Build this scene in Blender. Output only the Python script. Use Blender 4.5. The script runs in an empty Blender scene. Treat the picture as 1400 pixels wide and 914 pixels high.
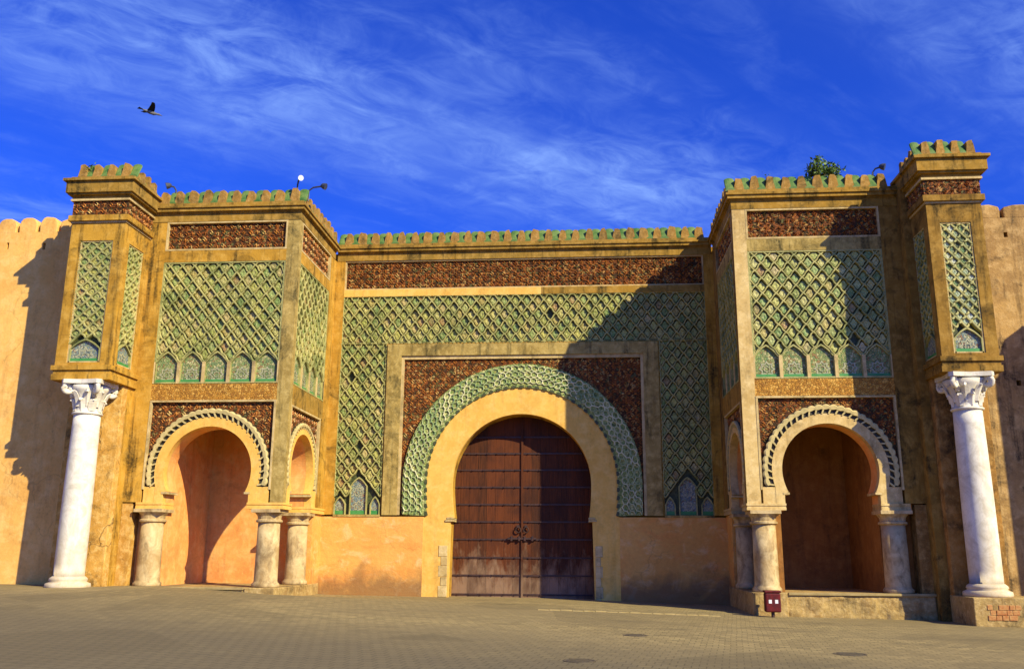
import bpy, bmesh, math, random
from mathutils import Vector, Matrix
random.seed(7)
sc = bpy.context.scene
COL = sc.collection
rad = math.radians

# ------------------------------------------------------------------ camera
F_PX, YAW, PITCH, ROLL = 1237.965, -0.080, 0.235, -0.006
CAM = Vector((2.706, -38.886, 1.916))
def cam_axes():
    c, s = math.cos(YAW), math.sin(YAW)
    A = Matrix(((c, -s, 0), (s, c, 0), (0, 0, 1)))
    c, s = math.cos(PITCH), math.sin(PITCH)
    B = Matrix(((1, 0, 0), (0, c, s), (0, -s, c)))
    c, s = math.cos(ROLL), math.sin(ROLL)
    D = Matrix(((c, 0, -s), (0, 1, 0), (s, 0, c)))
    return D @ B @ A
M3 = cam_axes()
cd = bpy.data.cameras.new('camera')
cd.sensor_width = 36.0
cd.sensor_fit = 'HORIZONTAL'
cd.lens = F_PX / 1400 * 36
cd.clip_end = 4000
cam = bpy.data.objects.new('camera', cd)
COL.objects.link(cam)
R_, F_, U_ = Vector(M3[0]), Vector(M3[1]), Vector(M3[2])
cam.matrix_world = Matrix(((R_.x, U_.x, -F_.x, CAM.x), (R_.y, U_.y, -F_.y, CAM.y), (R_.z, U_.z, -F_.z, CAM.z), (0, 0, 0, 1)))
sc.camera = cam

# ------------------------------------------------------------------ sun, sky, exposure
SUN_TRAVEL = Vector((-6.55, 5.43, -5.65)).normalized()
sd = bpy.data.lights.new('sun', 'SUN')
sd.energy = 5.0
sd.angle = rad(0.5)
sd.color = (1.0, 0.915, 0.60)
sun = bpy.data.objects.new('sun', sd)
COL.objects.link(sun)
sun.rotation_euler = SUN_TRAVEL.to_track_quat('-Z', 'Y').to_euler()
ELEV = math.asin(-SUN_TRAVEL.z)
AZ = math.atan2(-SUN_TRAVEL.x, -SUN_TRAVEL.y)

w = bpy.data.worlds.new('World')
sc.world = w
w.use_nodes = True
nt = w.node_tree
nt.nodes.clear()
def wn(t, **k):
    n = nt.nodes.new(t)
    for a, b in k.items():
        setattr(n, a, b)
    return n
def wl(a, b): nt.links.new(a, b)
sky = wn('ShaderNodeTexSky', sky_type='NISHITA')
sky.sun_disc = False
sky.sun_elevation = ELEV
sky.sun_rotation = AZ
sky.altitude = 600
sky.air_density = 1.0
sky.dust_density = 2.0
sky.ozone_density = 3.0
tint = wn('ShaderNodeMix', data_type='RGBA', blend_type='MULTIPLY')
tint.inputs[0].default_value = 1.0
wl(sky.outputs[0], tint.inputs[6])
tint.inputs[7].default_value = (0.17, 0.50, 2.05, 1)
tc = wn('ShaderNodeTexCoord')
sep = wn('ShaderNodeSeparateXYZ')
wl(tc.outputs['Generated'], sep.inputs[0])
def wmath(op, a, b=None, clamp=False):
    n = wn('ShaderNodeMath', operation=op)
    n.use_clamp = clamp
    for i, x in enumerate((a, b)):
        if x is None: continue
        if isinstance(x, (int, float)): n.inputs[i].default_value = x
        else: wl(x, n.inputs[i])
    return n.outputs[0]
zz = wmath('ADD', wmath('MAXIMUM', sep.outputs[2], 0.0), 0.12)
px, py = wmath('DIVIDE', sep.outputs[0], zz), wmath('DIVIDE', sep.outputs[1], zz)
comb = wn('ShaderNodeCombineXYZ')
wl(px, comb.inputs[0]); wl(py, comb.inputs[1])
def wnoise(rot, scl, loc, scale, detail, rough, dist):
    m = wn('ShaderNodeMapping', vector_type='TEXTURE')
    m.inputs['Location'].default_value = loc
    m.inputs['Rotation'].default_value = (0, 0, rad(rot))
    m.inputs['Scale'].default_value = scl
    wl(comb.outputs[0], m.inputs[0])
    n = wn('ShaderNodeTexNoise')
    n.inputs['Scale'].default_value = scale
    n.inputs['Detail'].default_value = detail
    n.inputs['Roughness'].default_value = rough
    n.inputs['Distortion'].default_value = dist
    wl(m.outputs[0], n.inputs['Vector'])
    return n.outputs[0]
def wrange(x, a, b, c, d):
    n = wn('ShaderNodeMapRange', interpolation_type='SMOOTHSTEP')
    wl(x, n.inputs[0])
    for i, q in enumerate((a, b, c, d)): n.inputs[i + 1].default_value = q
    return n.outputs[0]
# cirrus: parallel bands of fine, streaky ripples drifting across the whole sky
wob = wnoise(0, (1, 1, 1), (4, 2, 0), 1.6, 3, 0.5, 0)
q_ = wmath('ADD', wmath('ADD', wmath('MULTIPLY', px, -0.588), wmath('MULTIPLY', py, 0.809)), wmath('MULTIPLY', wob, 0.30))
band_ = wmath('ADD', wmath('MULTIPLY', wmath('SINE', wmath('MULTIPLY', wmath('ADD', q_, -1.33), 6.2832 / 0.90)), 0.5), 0.5)
fine = wrange(wnoise(30, (1.1, 0.8, 1), (3.2, 1.1, 0), 8.5, 12, 0.64, 0.9), 0.32, 0.74, 0, 1)
streak = wrange(wnoise(42, (1.6, 0.34, 1), (1.2, 5.1, 0), 4.0, 8, 0.6, 0.3), 0.40, 0.72, 0, 1)
patch = wrange(wnoise(36, (1.6, 0.8, 1), (7.3, 2.6, 0), 2.2, 4, 0.5, 0.3), 0.32, 0.60, 0.35, 1)
body = wmath('MULTIPLY', wmath('MULTIPLY', band_, patch), wmath('ADD', wmath('MULTIPLY', fine, 0.62), wmath('MULTIPLY', streak, 0.30)))
veil = wrange(wnoise(36, (1.7, 1.0, 1), (2.2, 8.4, 0), 1.7, 5, 0.55, 0.4), 0.34, 0.68, 0, 1)
cl = wmath('ADD', wmath('MULTIPLY', body, 0.66), wmath('ADD', wmath('MULTIPLY', wmath('MULTIPLY', veil, band_), 0.22), wmath('MULTIPLY', wmath('MULTIPLY', streak, fine), 0.12)), True)
mixc = wn('ShaderNodeMix', data_type='RGBA')
wl(cl, mixc.inputs[0]); wl(tint.outputs[2], mixc.inputs[6])
mixc.inputs[7].default_value = (3.0, 5.0, 10.5, 1)
bg = wn('ShaderNodeBackground')
bg.inputs['Strength'].default_value = 0.078
wl(mixc.outputs[2], bg.inputs[0])
wo = wn('ShaderNodeOutputWorld')
wl(bg.outputs[0], wo.inputs[0])

sc.view_settings.view_transform = 'Standard'
sc.view_settings.look = 'None'
sc.view_settings.exposure = 0.5
sc.view_settings.gamma = 1.0
sc.cycles.max_bounces = 3
sc.cycles.diffuse_bounces = 2
sc.cycles.glossy_bounces = 1
sc.cycles.caustics_reflective = False

# ------------------------------------------------------------------ materials
def srgb(r, g, b):
    f = lambda c: (c / 255 / 12.92) if c / 255 <= 0.04045 else ((c / 255 + 0.055) / 1.055) ** 2.4
    return (f(r), f(g), f(b), 1)
class NT:
    def __init__(s, name):
        s.m = bpy.data.materials.new(name)
        s.m.use_nodes = True
        s.t = s.m.node_tree
        s.t.nodes.clear()
        s.out = s.n('ShaderNodeOutputMaterial')
        s.b = s.n('ShaderNodeBsdfPrincipled')
        s.l(s.b.outputs[0], s.out.inputs[0])
        s.pos = s.n('ShaderNodeNewGeometry')
        s.bumpn = None
    def n(s, t, **k):
        x = s.t.nodes.new(t)
        for a, b in k.items(): setattr(x, a, b)
        return x
    def l(s, a, b): s.t.links.new(a, b)
    def vec(s, scale=(1, 1, 1), loc=(0, 0, 0), rot=(0, 0, 0), src=None):
        m = s.n('ShaderNodeMapping')
        m.inputs['Scale'].default_value = scale
        m.inputs['Location'].default_value = loc
        m.inputs['Rotation'].default_value = rot
        s.l(src or s.pos.outputs['Position'], m.inputs[0])
        return m.outputs[0]
    def noise(s, scale, detail=5, rough=0.6, dist=0.0, v=None):
        x = s.n('ShaderNodeTexNoise')
        x.inputs['Scale'].default_value = scale
        x.inputs['Detail'].default_value = detail
        x.inputs['Roughness'].default_value = rough
        x.inputs['Distortion'].default_value = dist
        s.l(v or s.pos.outputs['Position'], x.inputs['Vector'])
        return x.outputs[0]
    def voro(s, scale, v=None, feature='F1', out='Distance'):
        x = s.n('ShaderNodeTexVoronoi', feature=feature)
        x.inputs['Scale'].default_value = scale
        s.l(v or s.pos.outputs['Position'], x.inputs['Vector'])
        return x.outputs[out]
    def rng(s, x, a, b, c=0.0, d=1.0):
        n = s.n('ShaderNodeMapRange')
        s.l(x, n.inputs[0])
        for i, q in enumerate((a, b, c, d)): n.inputs[i + 1].default_value = q
        return n.outputs[0]
    def math(s, op, a, b=None, clamp=False):
        n = s.n('ShaderNodeMath', operation=op)
        n.use_clamp = clamp
        for i, x in enumerate((a, b)):
            if x is None: continue
            if isinstance(x, (int, float)): n.inputs[i].default_value = x
            else: s.l(x, n.inputs[i])
        return n.outputs[0]
    def mix(s, f, a, b, mode='MIX'):
        n = s.n('ShaderNodeMix', data_type='RGBA', blend_type=mode)
        for i, x in ((0, f), (6, a), (7, b)):
            if isinstance(x, (int, float, tuple)): n.inputs[i].default_value = x
            else: s.l(x, n.inputs[i])
        return n.outputs[2]
    def ramp(s, x, stops, interp='LINEAR'):
        n = s.n('ShaderNodeValToRGB')
        n.color_ramp.interpolation = interp
        e = n.color_ramp.elements
        while len(e) < len(stops): e.new(0.5)
        for el, (p, c) in zip(e, stops): el.position = p; el.color = c
        s.l(x, n.inputs[0])
        return n.outputs[0]
    def bump(s, h, strength=0.5, dist=0.02):
        n = s.n('ShaderNodeBump')
        n.inputs['Strength'].default_value = strength
        n.inputs['Distance'].default_value = dist
        s.l(h, n.inputs['Height'])
        if s.bumpn: s.l(s.bumpn, n.inputs['Normal'])
        s.bumpn = n.outputs[0]
        s.l(s.bumpn, s.b.inputs['Normal'])
    def fin(s, col, rough=0.85, spec=0.3):
        if isinstance(col, tuple): s.b.inputs['Base Color'].default_value = col
        else: s.l(col, s.b.inputs['Base Color'])
        if isinstance(rough, (int, float)): s.b.inputs['Roughness'].default_value = rough
        else: s.l(rough, s.b.inputs['Roughness'])
        s.b.inputs['Specular IOR Level'].default_value = spec
        return s.m

def crack_fac(k):
    wv = k.n('ShaderNodeTexNoise'); wv.inputs['Scale'].default_value = 1.7; wv.inputs['Detail'].default_value = 5
    k.l(k.pos.outputs['Position'], wv.inputs['Vector'])
    sv = k.n('ShaderNodeVectorMath', operation='SCALE'); sv.inputs['Scale'].default_value = 0.9
    k.l(wv.outputs['Color'], sv.inputs[0])
    ad = k.n('ShaderNodeVectorMath', operation='ADD')
    k.l(k.vec((1, 1, 0.7)), ad.inputs[0]); k.l(sv.outputs[0], ad.inputs[1])
    e = k.voro(0.55, ad.outputs[0], 'DISTANCE_TO_EDGE')
    m = k.noise(0.6, 3, 0.6, 0, k.vec(loc=(31, 7, 5)))
    return k.math('MULTIPLY', k.rng(e, 0.004, 0.016, 1, 0), k.rng(m, 0.5, 0.58))
def plaster(name, c1, c2, c3, grime, gamt=0.5, streak=0.4, scale=0.6, bump=0.35, joints=False, off=0.0, cracks=0.0):
    k = NT(name)
    v0 = k.vec(loc=(off, off * 1.3, off * 0.7))
    a = k.noise(scale, 4, 0.62, 0.4, v0)
    b = k.noise(scale * 4.5, 6, 0.68, 0.2, v0)
    c = k.noise(11, 4, 0.7, 0, v0)
    col = k.mix(k.rng(a, 0.38, 0.62), c1, c2)
    col = k.mix(k.rng(b, 0.46, 0.68, 0, 0.85), col, c3)
    st = k.noise(1.5, 6, 0.7, 0.25, k.vec((1.7, 1.7, 0.16), (off + 3, 2, 1)))
    pt = k.noise(0.85, 7, 0.72, 0.6, k.vec(loc=(off + 11, 4, 2)))
    g = k.math('ADD', k.rng(st, 0.52, 0.66, 0, streak), k.rng(pt, 0.52, 0.66, 0, gamt), True)
    g = k.math('MULTIPLY', g, k.rng(c, 0.3, 0.6, 0.55, 1.0))
    col = k.mix(g, col, grime)
    col = k.mix(k.rng(c, 0.48, 0.75, 0, 0.16), col, (0.03, 0.02, 0.01, 1), 'MIX')
    if cracks:
        col = k.mix(k.math('MULTIPLY', crack_fac(k), cracks), col, (0.045, 0.028, 0.014, 1))
    if joints:
        br = k.n('ShaderNodeTexBrick')
        br.inputs['Scale'].default_value = 1.0
        br.inputs['Mortar Size'].default_value = 0.012
        br.inputs['Brick Width'].default_value = 0.9
        br.inputs['Row Height'].default_value = 0.42
        k.l(k.vec((1, 1, 1), rot=(rad(90), 0, 0)), br.inputs['Vector'])
        col = k.mix(k.math('MULTIPLY', br.outputs['Fac'], k.rng(a, 0.4, 0.6, 0.02, 0.2)), col, (0.05, 0.035, 0.02, 1))
    k.bump(k.math('ADD', k.math('MULTIPLY', b, 0.6), k.math('MULTIPLY', c, 0.4)), bump, 0.06)
    return k.fin(col, 0.92, 0.15)

MT = {}
MT['ochre'] = plaster('ochre_plaster', srgb(196, 146, 50), srgb(170, 124, 42), srgb(210, 164, 74), srgb(70, 54, 24), 0.75, 0.9, 0.5, joints=True)
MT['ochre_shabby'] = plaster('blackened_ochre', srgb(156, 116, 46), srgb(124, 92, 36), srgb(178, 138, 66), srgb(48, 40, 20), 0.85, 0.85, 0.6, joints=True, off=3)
MT['ochre_dark'] = plaster('weathered_ochre', srgb(146, 114, 48), srgb(166, 124, 46), srgb(186, 146, 72), srgb(54, 48, 24), 0.8, 0.8, 0.7, off=5)
MT['stone'] = plaster('weathered_tan_stone', srgb(178, 150, 82), srgb(150, 124, 64), srgb(200, 172, 102), srgb(74, 66, 38), 0.8, 0.85, 0.9, off=9)
MT['cream'] = plaster('cream_stucco', srgb(236, 184, 88), srgb(226, 172, 78), srgb(242, 196, 108), srgb(160, 120, 58), 0.25, 0.35, 0.5, 0.2, off=14)
MT['trim'] = plaster('pale_trim', srgb(206, 178, 118), srgb(184, 156, 100), srgb(222, 194, 136), srgb(90, 78, 50), 0.55, 0.5, 0.8, 0.2, off=21)
MT['pale'] = plaster('pale_weathered_stucco', srgb(216, 184, 118), srgb(196, 162, 98), srgb(230, 200, 138), srgb(112, 92, 58), 0.5, 0.5, 0.7, 0.25, off=25)
MT['orange'] = plaster('orange_plaster', srgb(232, 164, 88), srgb(236, 150, 78), srgb(240, 184, 112), srgb(160, 104, 62), 0.35, 0.3, 0.5, off=31)
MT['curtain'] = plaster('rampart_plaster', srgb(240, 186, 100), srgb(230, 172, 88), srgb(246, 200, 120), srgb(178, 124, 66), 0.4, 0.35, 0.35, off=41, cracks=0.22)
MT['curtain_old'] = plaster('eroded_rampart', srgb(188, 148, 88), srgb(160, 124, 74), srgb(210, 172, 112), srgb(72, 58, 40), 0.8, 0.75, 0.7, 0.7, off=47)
MT['pier'] = plaster('patchy_pier_plaster', srgb(212, 162, 78), srgb(184, 134, 58), srgb(230, 190, 114), srgb(84, 68, 40), 0.9, 0.3, 0.9, 0.6, off=53, cracks=0.7)
MT['pier_dark'] = plaster('dark_pier_plaster', srgb(170, 122, 58), srgb(128, 94, 46), srgb(190, 148, 84), srgb(56, 46, 30), 0.9, 0.6, 0.9, 0.6, off=55)  # darker version of the pier plaster, used on the right bastion
MT['plinth'] = plaster('rough_plinth_stone', srgb(180, 150, 90), srgb(158, 126, 74), srgb(202, 172, 114), srgb(80, 66, 42), 0.8, 0.4, 1.4, 0.8, off=57)

def base_wall():
    k = NT('stained_base_plaster')
    a = k.noise(0.55, 6, 0.62, 0.5)
    col = k.mix(k.rng(a, 0.36, 0.64), srgb(232, 174, 90), srgb(228, 160, 76))
    b = k.noise(1.1, 7, 0.68, 0.7, k.vec((1, 1, 1.6), (4, 1, 8)))
    r2 = k.noise(0.7, 6, 0.66, 0.8, k.vec((0.8, 1, 1.7), (21, 5, 2)))
    col = k.mix(k.rng(r2, 0.50, 0.64, 0, 0.6), col, srgb(234, 148, 72))
    col = k.mix(k.rng(b, 0.53, 0.66, 0, 0.85), col, srgb(240, 192, 124))
    sepz = k.n('ShaderNodeSeparateXYZ')
    k.l(k.pos.outputs['Position'], sepz.inputs[0])
    d = k.noise(0.8, 7, 0.66, 0.4, k.vec(loc=(12, 3, 5)))
    low = k.rng(k.math('ADD', sepz.outputs[2], k.math('MULTIPLY', d, -3.2)), -1.25, -0.35, 1, 0)
    col = k.mix(k.math('MULTIPLY', low, 0.75), col, srgb(120, 92, 62))
    e = k.noise(7, 5, 0.7)
    col = k.mix(k.rng(e, 0.35, 0.7, 0, 0.25), col, srgb(150, 96, 54))
    col = k.mix(k.math('MULTIPLY', crack_fac(k), 0.2), col, (0.06, 0.035, 0.016, 1))
    k.bump(k.math('ADD', b, e), 0.4, 0.05)
    return k.fin(col, 0.93, 0.12)
MT['base'] = base_wall()

def rnd_island(k):
    oi = k.n('ShaderNodeObjectInfo')
    return k.math('FRACT', k.math('ADD', oi.outputs['Random'], k.pos.outputs['Random Per Island']))

def tile_mat(name, stops, rough=0.6):
    k = NT(name)
    r = rnd_island(k)
    col = k.ramp(r, stops, 'CONSTANT')
    n1 = k.noise(1.1, 7, 0.7, 0.5, k.vec(loc=(8, 8, 8)))
    col = k.mix(k.rng(n1, 0.46, 0.64, 0, 0.7), col, srgb(94, 110, 56))
    n2 = k.noise(9, 4, 0.7)
    col = k.mix(k.rng(n2, 0.45, 0.7, 0, 0.75), col, srgb(196, 184, 118))
    n3 = k.noise(13, 3, 0.65, 0, k.vec(loc=(3, 3, 3)))
    col = k.mix(k.rng(n3, 0.54, 0.66, 0, 0.75), col, srgb(66, 66, 36))
    k.bump(n3, 0.5, 0.04)
    return k.fin(col, rough, 0.25)
GREENS = [(0.0, srgb(160, 162, 76)), (0.16, srgb(180, 172, 84)), (0.32, srgb(144, 158, 84)), (0.46, srgb(188, 176, 98)), (0.58, srgb(164, 166, 92)),
          (0.70, srgb(174, 152, 80)), (0.80, srgb(122, 144, 74)), (0.90, srgb(190, 166, 102)), (0.96, srgb(164, 126, 74))]
MT['tile'] = tile_mat('green_glazed_lattice_tile', GREENS)
MT['tile_pale'] = tile_mat('pale_sage_lattice_tile', [(p, (c[0] * 1.08, c[1] * 1.15, c[2] * 1.5, 1)) for p, c in GREENS])
MT['tile_dark'] = tile_mat('blue_green_turret_tile', [(0.0, srgb(170, 186, 156)), (0.3, srgb(88, 118, 92)), (0.5, srgb(196, 200, 176)), (0.7, srgb(96, 128, 84)), (0.88, srgb(70, 84, 66))])
def rib_mat():
    k = NT('lattice_rib_brick')
    a = k.noise(2.2, 5, 0.65)
    col = k.mix(k.rng(a, 0.35, 0.65), srgb(180, 168, 98), srgb(146, 142, 82))
    b = k.noise(12, 4, 0.7)
    col = k.mix(k.rng(b, 0.5, 0.75, 0, 0.7), col, srgb(206, 192, 132))
    g = k.noise(1.1, 7, 0.7, 0.5, k.vec(loc=(8, 8, 8)))
    col = k.mix(k.rng(g, 0.46, 0.64, 0, 0.75), col, srgb(92, 104, 52))
    k.bump(b, 0.3, 0.02)
    return k.fin(col, 0.6, 0.3)
MT['rib'] = rib_mat()
def backing(name, c1, c2):
    k = NT(name)
    a = k.voro(14, out='Color')
    s = k.n('ShaderNodeSeparateColor'); k.l(a, s.inputs[0])
    col = k.mix(s.outputs[0], c1, c2)
    return k.fin(col, 0.6, 0.3)
MT['lat_back'] = backing('dark_lattice_ground', srgb(54, 60, 32), srgb(84, 88, 48))

def mosaic(name, stops, scale=15, grime=srgb(50, 30, 18), ga=0.5, fleck=None, off=0):
    k = NT(name)
    wv = k.noise(3.0, 3, 0.6, 0, k.vec(loc=(off, 0, 0)))
    v = k.vec(loc=(off, off, off))
    va = k.n('ShaderNodeVectorMath', operation='ADD')
    k.l(v, va.inputs[0])
    cm = k.n('ShaderNodeCombineXYZ')
    for i in range(3): k.l(wv, cm.inputs[i])
    sc_ = k.n('ShaderNodeVectorMath', operation='SCALE'); sc_.inputs['Scale'].default_value = 0.25
    k.l(cm.outputs[0], sc_.inputs[0]); k.l(sc_.outputs[0], va.inputs[1])
    a = k.voro(scale, va.outputs[0], out='Color')
    s = k.n('ShaderNodeSeparateColor'); k.l(a, s.inputs[0])
    col = k.ramp(s.outputs[0], stops, 'CONSTANT')
    ed = k.voro(scale, va.outputs[0], 'DISTANCE_TO_EDGE')
    col = k.mix(k.rng(ed, 0.0, 0.12, 0.7, 0), col, grime)
    b = k.noise(1.3, 6, 0.66, 0.3, k.vec(loc=(off + 5, 1, 1)))
    col = k.mix(k.rng(b, 0.5, 0.72, 0, ga), col, grime)
    k.bump(k.rng(ed, 0, 0.15), 0.6, 0.03)
    return k.fin(col, 0.75, 0.2)
MT['red'] = mosaic('red_brown_mosaic', [(0, srgb(124, 68, 28)), (0.28, srgb(86, 50, 24)), (0.5, srgb(150, 84, 34)), (0.68, srgb(64, 46, 22)), (0.82, srgb(172, 126, 66)), (0.92, srgb(96, 90, 48))], 11, srgb(52, 40, 20), 0.7)
def scroll_mat(name, stops, rough=0.5, dirt=srgb(70, 42, 24)):
    k = NT(name)
    col = k.ramp(rnd_island(k), stops, 'CONSTANT')
    b = k.noise(1.6, 5, 0.66, 0.3)
    col = k.mix(k.rng(b, 0.48, 0.7, 0, 0.6), col, dirt)
    return k.fin(col, rough, 0.3)
MT['red_scroll'] = scroll_mat('terracotta_carved_scroll', [(0, srgb(180, 112, 46)), (0.25, srgb(150, 88, 38)), (0.48, srgb(200, 138, 66)), (0.64, srgb(118, 76, 36)), (0.78, srgb(210, 176, 108)), (0.92, srgb(120, 108, 60))], 0.5, srgb(66, 46, 22))
MT['green_mosaic'] = mosaic('green_arch_mosaic', [(0, srgb(144, 158, 86)), (0.22, srgb(170, 176, 104)), (0.45, srgb(118, 140, 76)), (0.62, srgb(200, 194, 126)), (0.8, srgb(156, 152, 80)), (0.92, srgb(96, 110, 60))], 12, srgb(84, 90, 46), 0.25, off=3)
MT['green_scroll'] = scroll_mat('pale_green_scroll', [(0, srgb(204, 202, 146)), (0.3, srgb(164, 176, 118)), (0.6, srgb(220, 214, 166)), (0.8, srgb(134, 156, 104))], 0.5, srgb(104, 104, 62))
MT['niche'] = mosaic('star_mosaic', [(0, srgb(140, 146, 92)), (0.2, srgb(166, 164, 108)), (0.4, srgb(114, 134, 88)), (0.6, srgb(186, 178, 124)), (0.76, srgb(136, 154, 92)), (0.9, srgb(150, 118, 78))], 13, srgb(92, 96, 56), 0.2, off=7)
MT['niche_blue'] = mosaic('blue_star_mosaic', [(0, srgb(132, 144, 136)), (0.25, srgb(164, 166, 142)), (0.45, srgb(112, 128, 128)), (0.62, srgb(186, 178, 142)), (0.8, srgb(144, 152, 118)), (0.92, srgb(146, 112, 88))], 15, srgb(92, 94, 76), 0.15, off=9)
MT['carved_ochre'] = mosaic('carved_ochre_band', [(0, srgb(196, 140, 54)), (0.3, srgb(180, 124, 46)), (0.6, srgb(210, 158, 72)), (0.85, srgb(160, 108, 42))], 12, srgb(110, 74, 28), 0.3, off=13)

def simple(name, c1, c2, scale, rough=0.6, spec=0.4, bump=0.2, metal=0.0):
    k = NT(name)
    a = k.noise(scale, 5, 0.65, 0.2)
    k.bump(a, bump, 0.02)
    k.b.inputs['Metallic'].default_value = metal
    return k.fin(k.mix(k.rng(a, 0.35, 0.65), c1, c2), rough, spec)
MT['green_glaze'] = simple('green_glazed_coping', srgb(62, 100, 42), srgb(112, 132, 66), 2.5, 0.55, 0.25)
MT['green_strip'] = simple('emerald_tile_strip', srgb(52, 128, 60), srgb(88, 146, 76), 3.0, 0.45, 0.35)
MT['chamber'] = plaster('shaded_chamber_plaster', srgb(158, 108, 52), srgb(142, 94, 44), srgb(172, 120, 62), srgb(84, 62, 38), 0.5, 0.4, 0.5, off=71)  # darker copy of the plaster; the right chamber's shade is in its colour
MT['merlon'] = plaster('merlon_ochre', srgb(170, 126, 56), srgb(146, 110, 54), srgb(190, 150, 84), srgb(60, 58, 34), 0.8, 0.4, 1.1, 0.5, off=63)
MT['dark'] = simple('deep_shadow_ground', srgb(50, 46, 28), srgb(64, 58, 36), 6)
MT['rosette'] = simple('muted_rosette_tile', srgb(178, 172, 134), srgb(140, 140, 108), 9, 0.5, 0.3)
MT['dot'] = simple('dark_green_dot_tile', srgb(84, 84, 48), srgb(60, 66, 38), 8, 0.5, 0.3)
MT['iron'] = simple('rusty_black_iron', srgb(46, 32, 26), srgb(74, 46, 32), 8, 0.55, 0.4, 0.3)
MT['rope'] = simple('pale_braid_stucco', srgb(210, 186, 122), srgb(176, 158, 104), 5, 0.85, 0.15)

def marble():
    k = NT('white_marble')
    a = k.noise(1.4, 7, 0.68, 1.4)
    col = k.mix(k.rng(a, 0.42, 0.66), srgb(232, 222, 200), srgb(200, 188, 162))
    b = k.noise(1.6, 7, 0.7, 0.5, k.vec((1.2, 1.2, 0.35), (7, 2, 3)))
    col = k.mix(k.rng(b, 0.52, 0.72, 0, 0.4), col, srgb(190, 170, 132))
    v = k.noise(2.2, 6, 0.6, 2.5, k.vec((1, 1, 0.6), (1, 8, 3)))
    col = k.mix(k.rng(k.math('ABSOLUTE', k.math('SUBTRACT', v, 0.5)), 0.0, 0.025, 0.2, 0), col, srgb(150, 142, 130))
    sp = k.n('ShaderNodeSeparateXYZ'); k.l(k.pos.outputs['Position'], sp.inputs[0])
    lw = k.rng(k.math('ADD', sp.outputs[2], k.math('MULTIPLY', b, -3.5)), -1.4, 0.9, 0.7, 0)
    col = k.mix(lw, col, srgb(190, 162, 110))
    k.bump(k.noise(9, 5, 0.65), 0.2, 0.02)
    return k.fin(col, 0.75, 0.2)
MT['marble'] = marble()
def old_marble():
    k = NT('stained_short_column_marble')
    a = k.noise(1.8, 7, 0.68, 0.8)
    col = k.mix(k.rng(a, 0.38, 0.66), srgb(206, 180, 128), srgb(172, 140, 88))
    b = k.noise(2.6, 6, 0.7, 0.4, k.vec((1, 1, 0.5), (3, 2, 3)))
    col = k.mix(k.rng(b, 0.48, 0.66, 0, 0.75), col, srgb(112, 88, 54))
    k.bump(b, 0.3, 0.03)
    return k.fin(col, 0.7, 0.25)
MT['old_marble'] = old_marble()

def wood():
    k = NT('weathered_cedar')
    oi = k.n('ShaderNodeObjectInfo')
    v = k.vec((7, 7, 0.35))
    g = k.noise(3.5, 7, 0.68, 0.5, v)
    col = k.mix(k.rng(g, 0.32, 0.7), srgb(42, 22, 12), srgb(98, 52, 22))
    col = k.mix(k.math('MULTIPLY', oi.outputs['Random'], 0.45), col, srgb(120, 60, 26))
    sp = k.n('ShaderNodeSeparateXYZ'); k.l(k.pos.outputs['Position'], sp.inputs[0])
    d = k.noise(1.6, 7, 0.72, 0.3, k.vec((1.8, 1, 0.6), (2, 0, 1)))
    wear = k.rng(k.math('ADD', sp.outputs[2], k.math('MULTIPLY', d, -4.6)), -1.7, -0.5, 0.85, 0)
    col = k.mix(wear, col, srgb(146, 116, 88))
    dk = k.noise(1.1, 5, 0.6, 0.4, k.vec((1, 1, 0.5), (9, 4, 4)))
    col = k.mix(k.rng(dk, 0.44, 0.66, 0, 0.75), col, srgb(52, 28, 18))
    k.bump(g, 0.5, 0.02)
    return k.fin(col, 0.75, 0.2)
MT['wood'] = wood()

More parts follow.
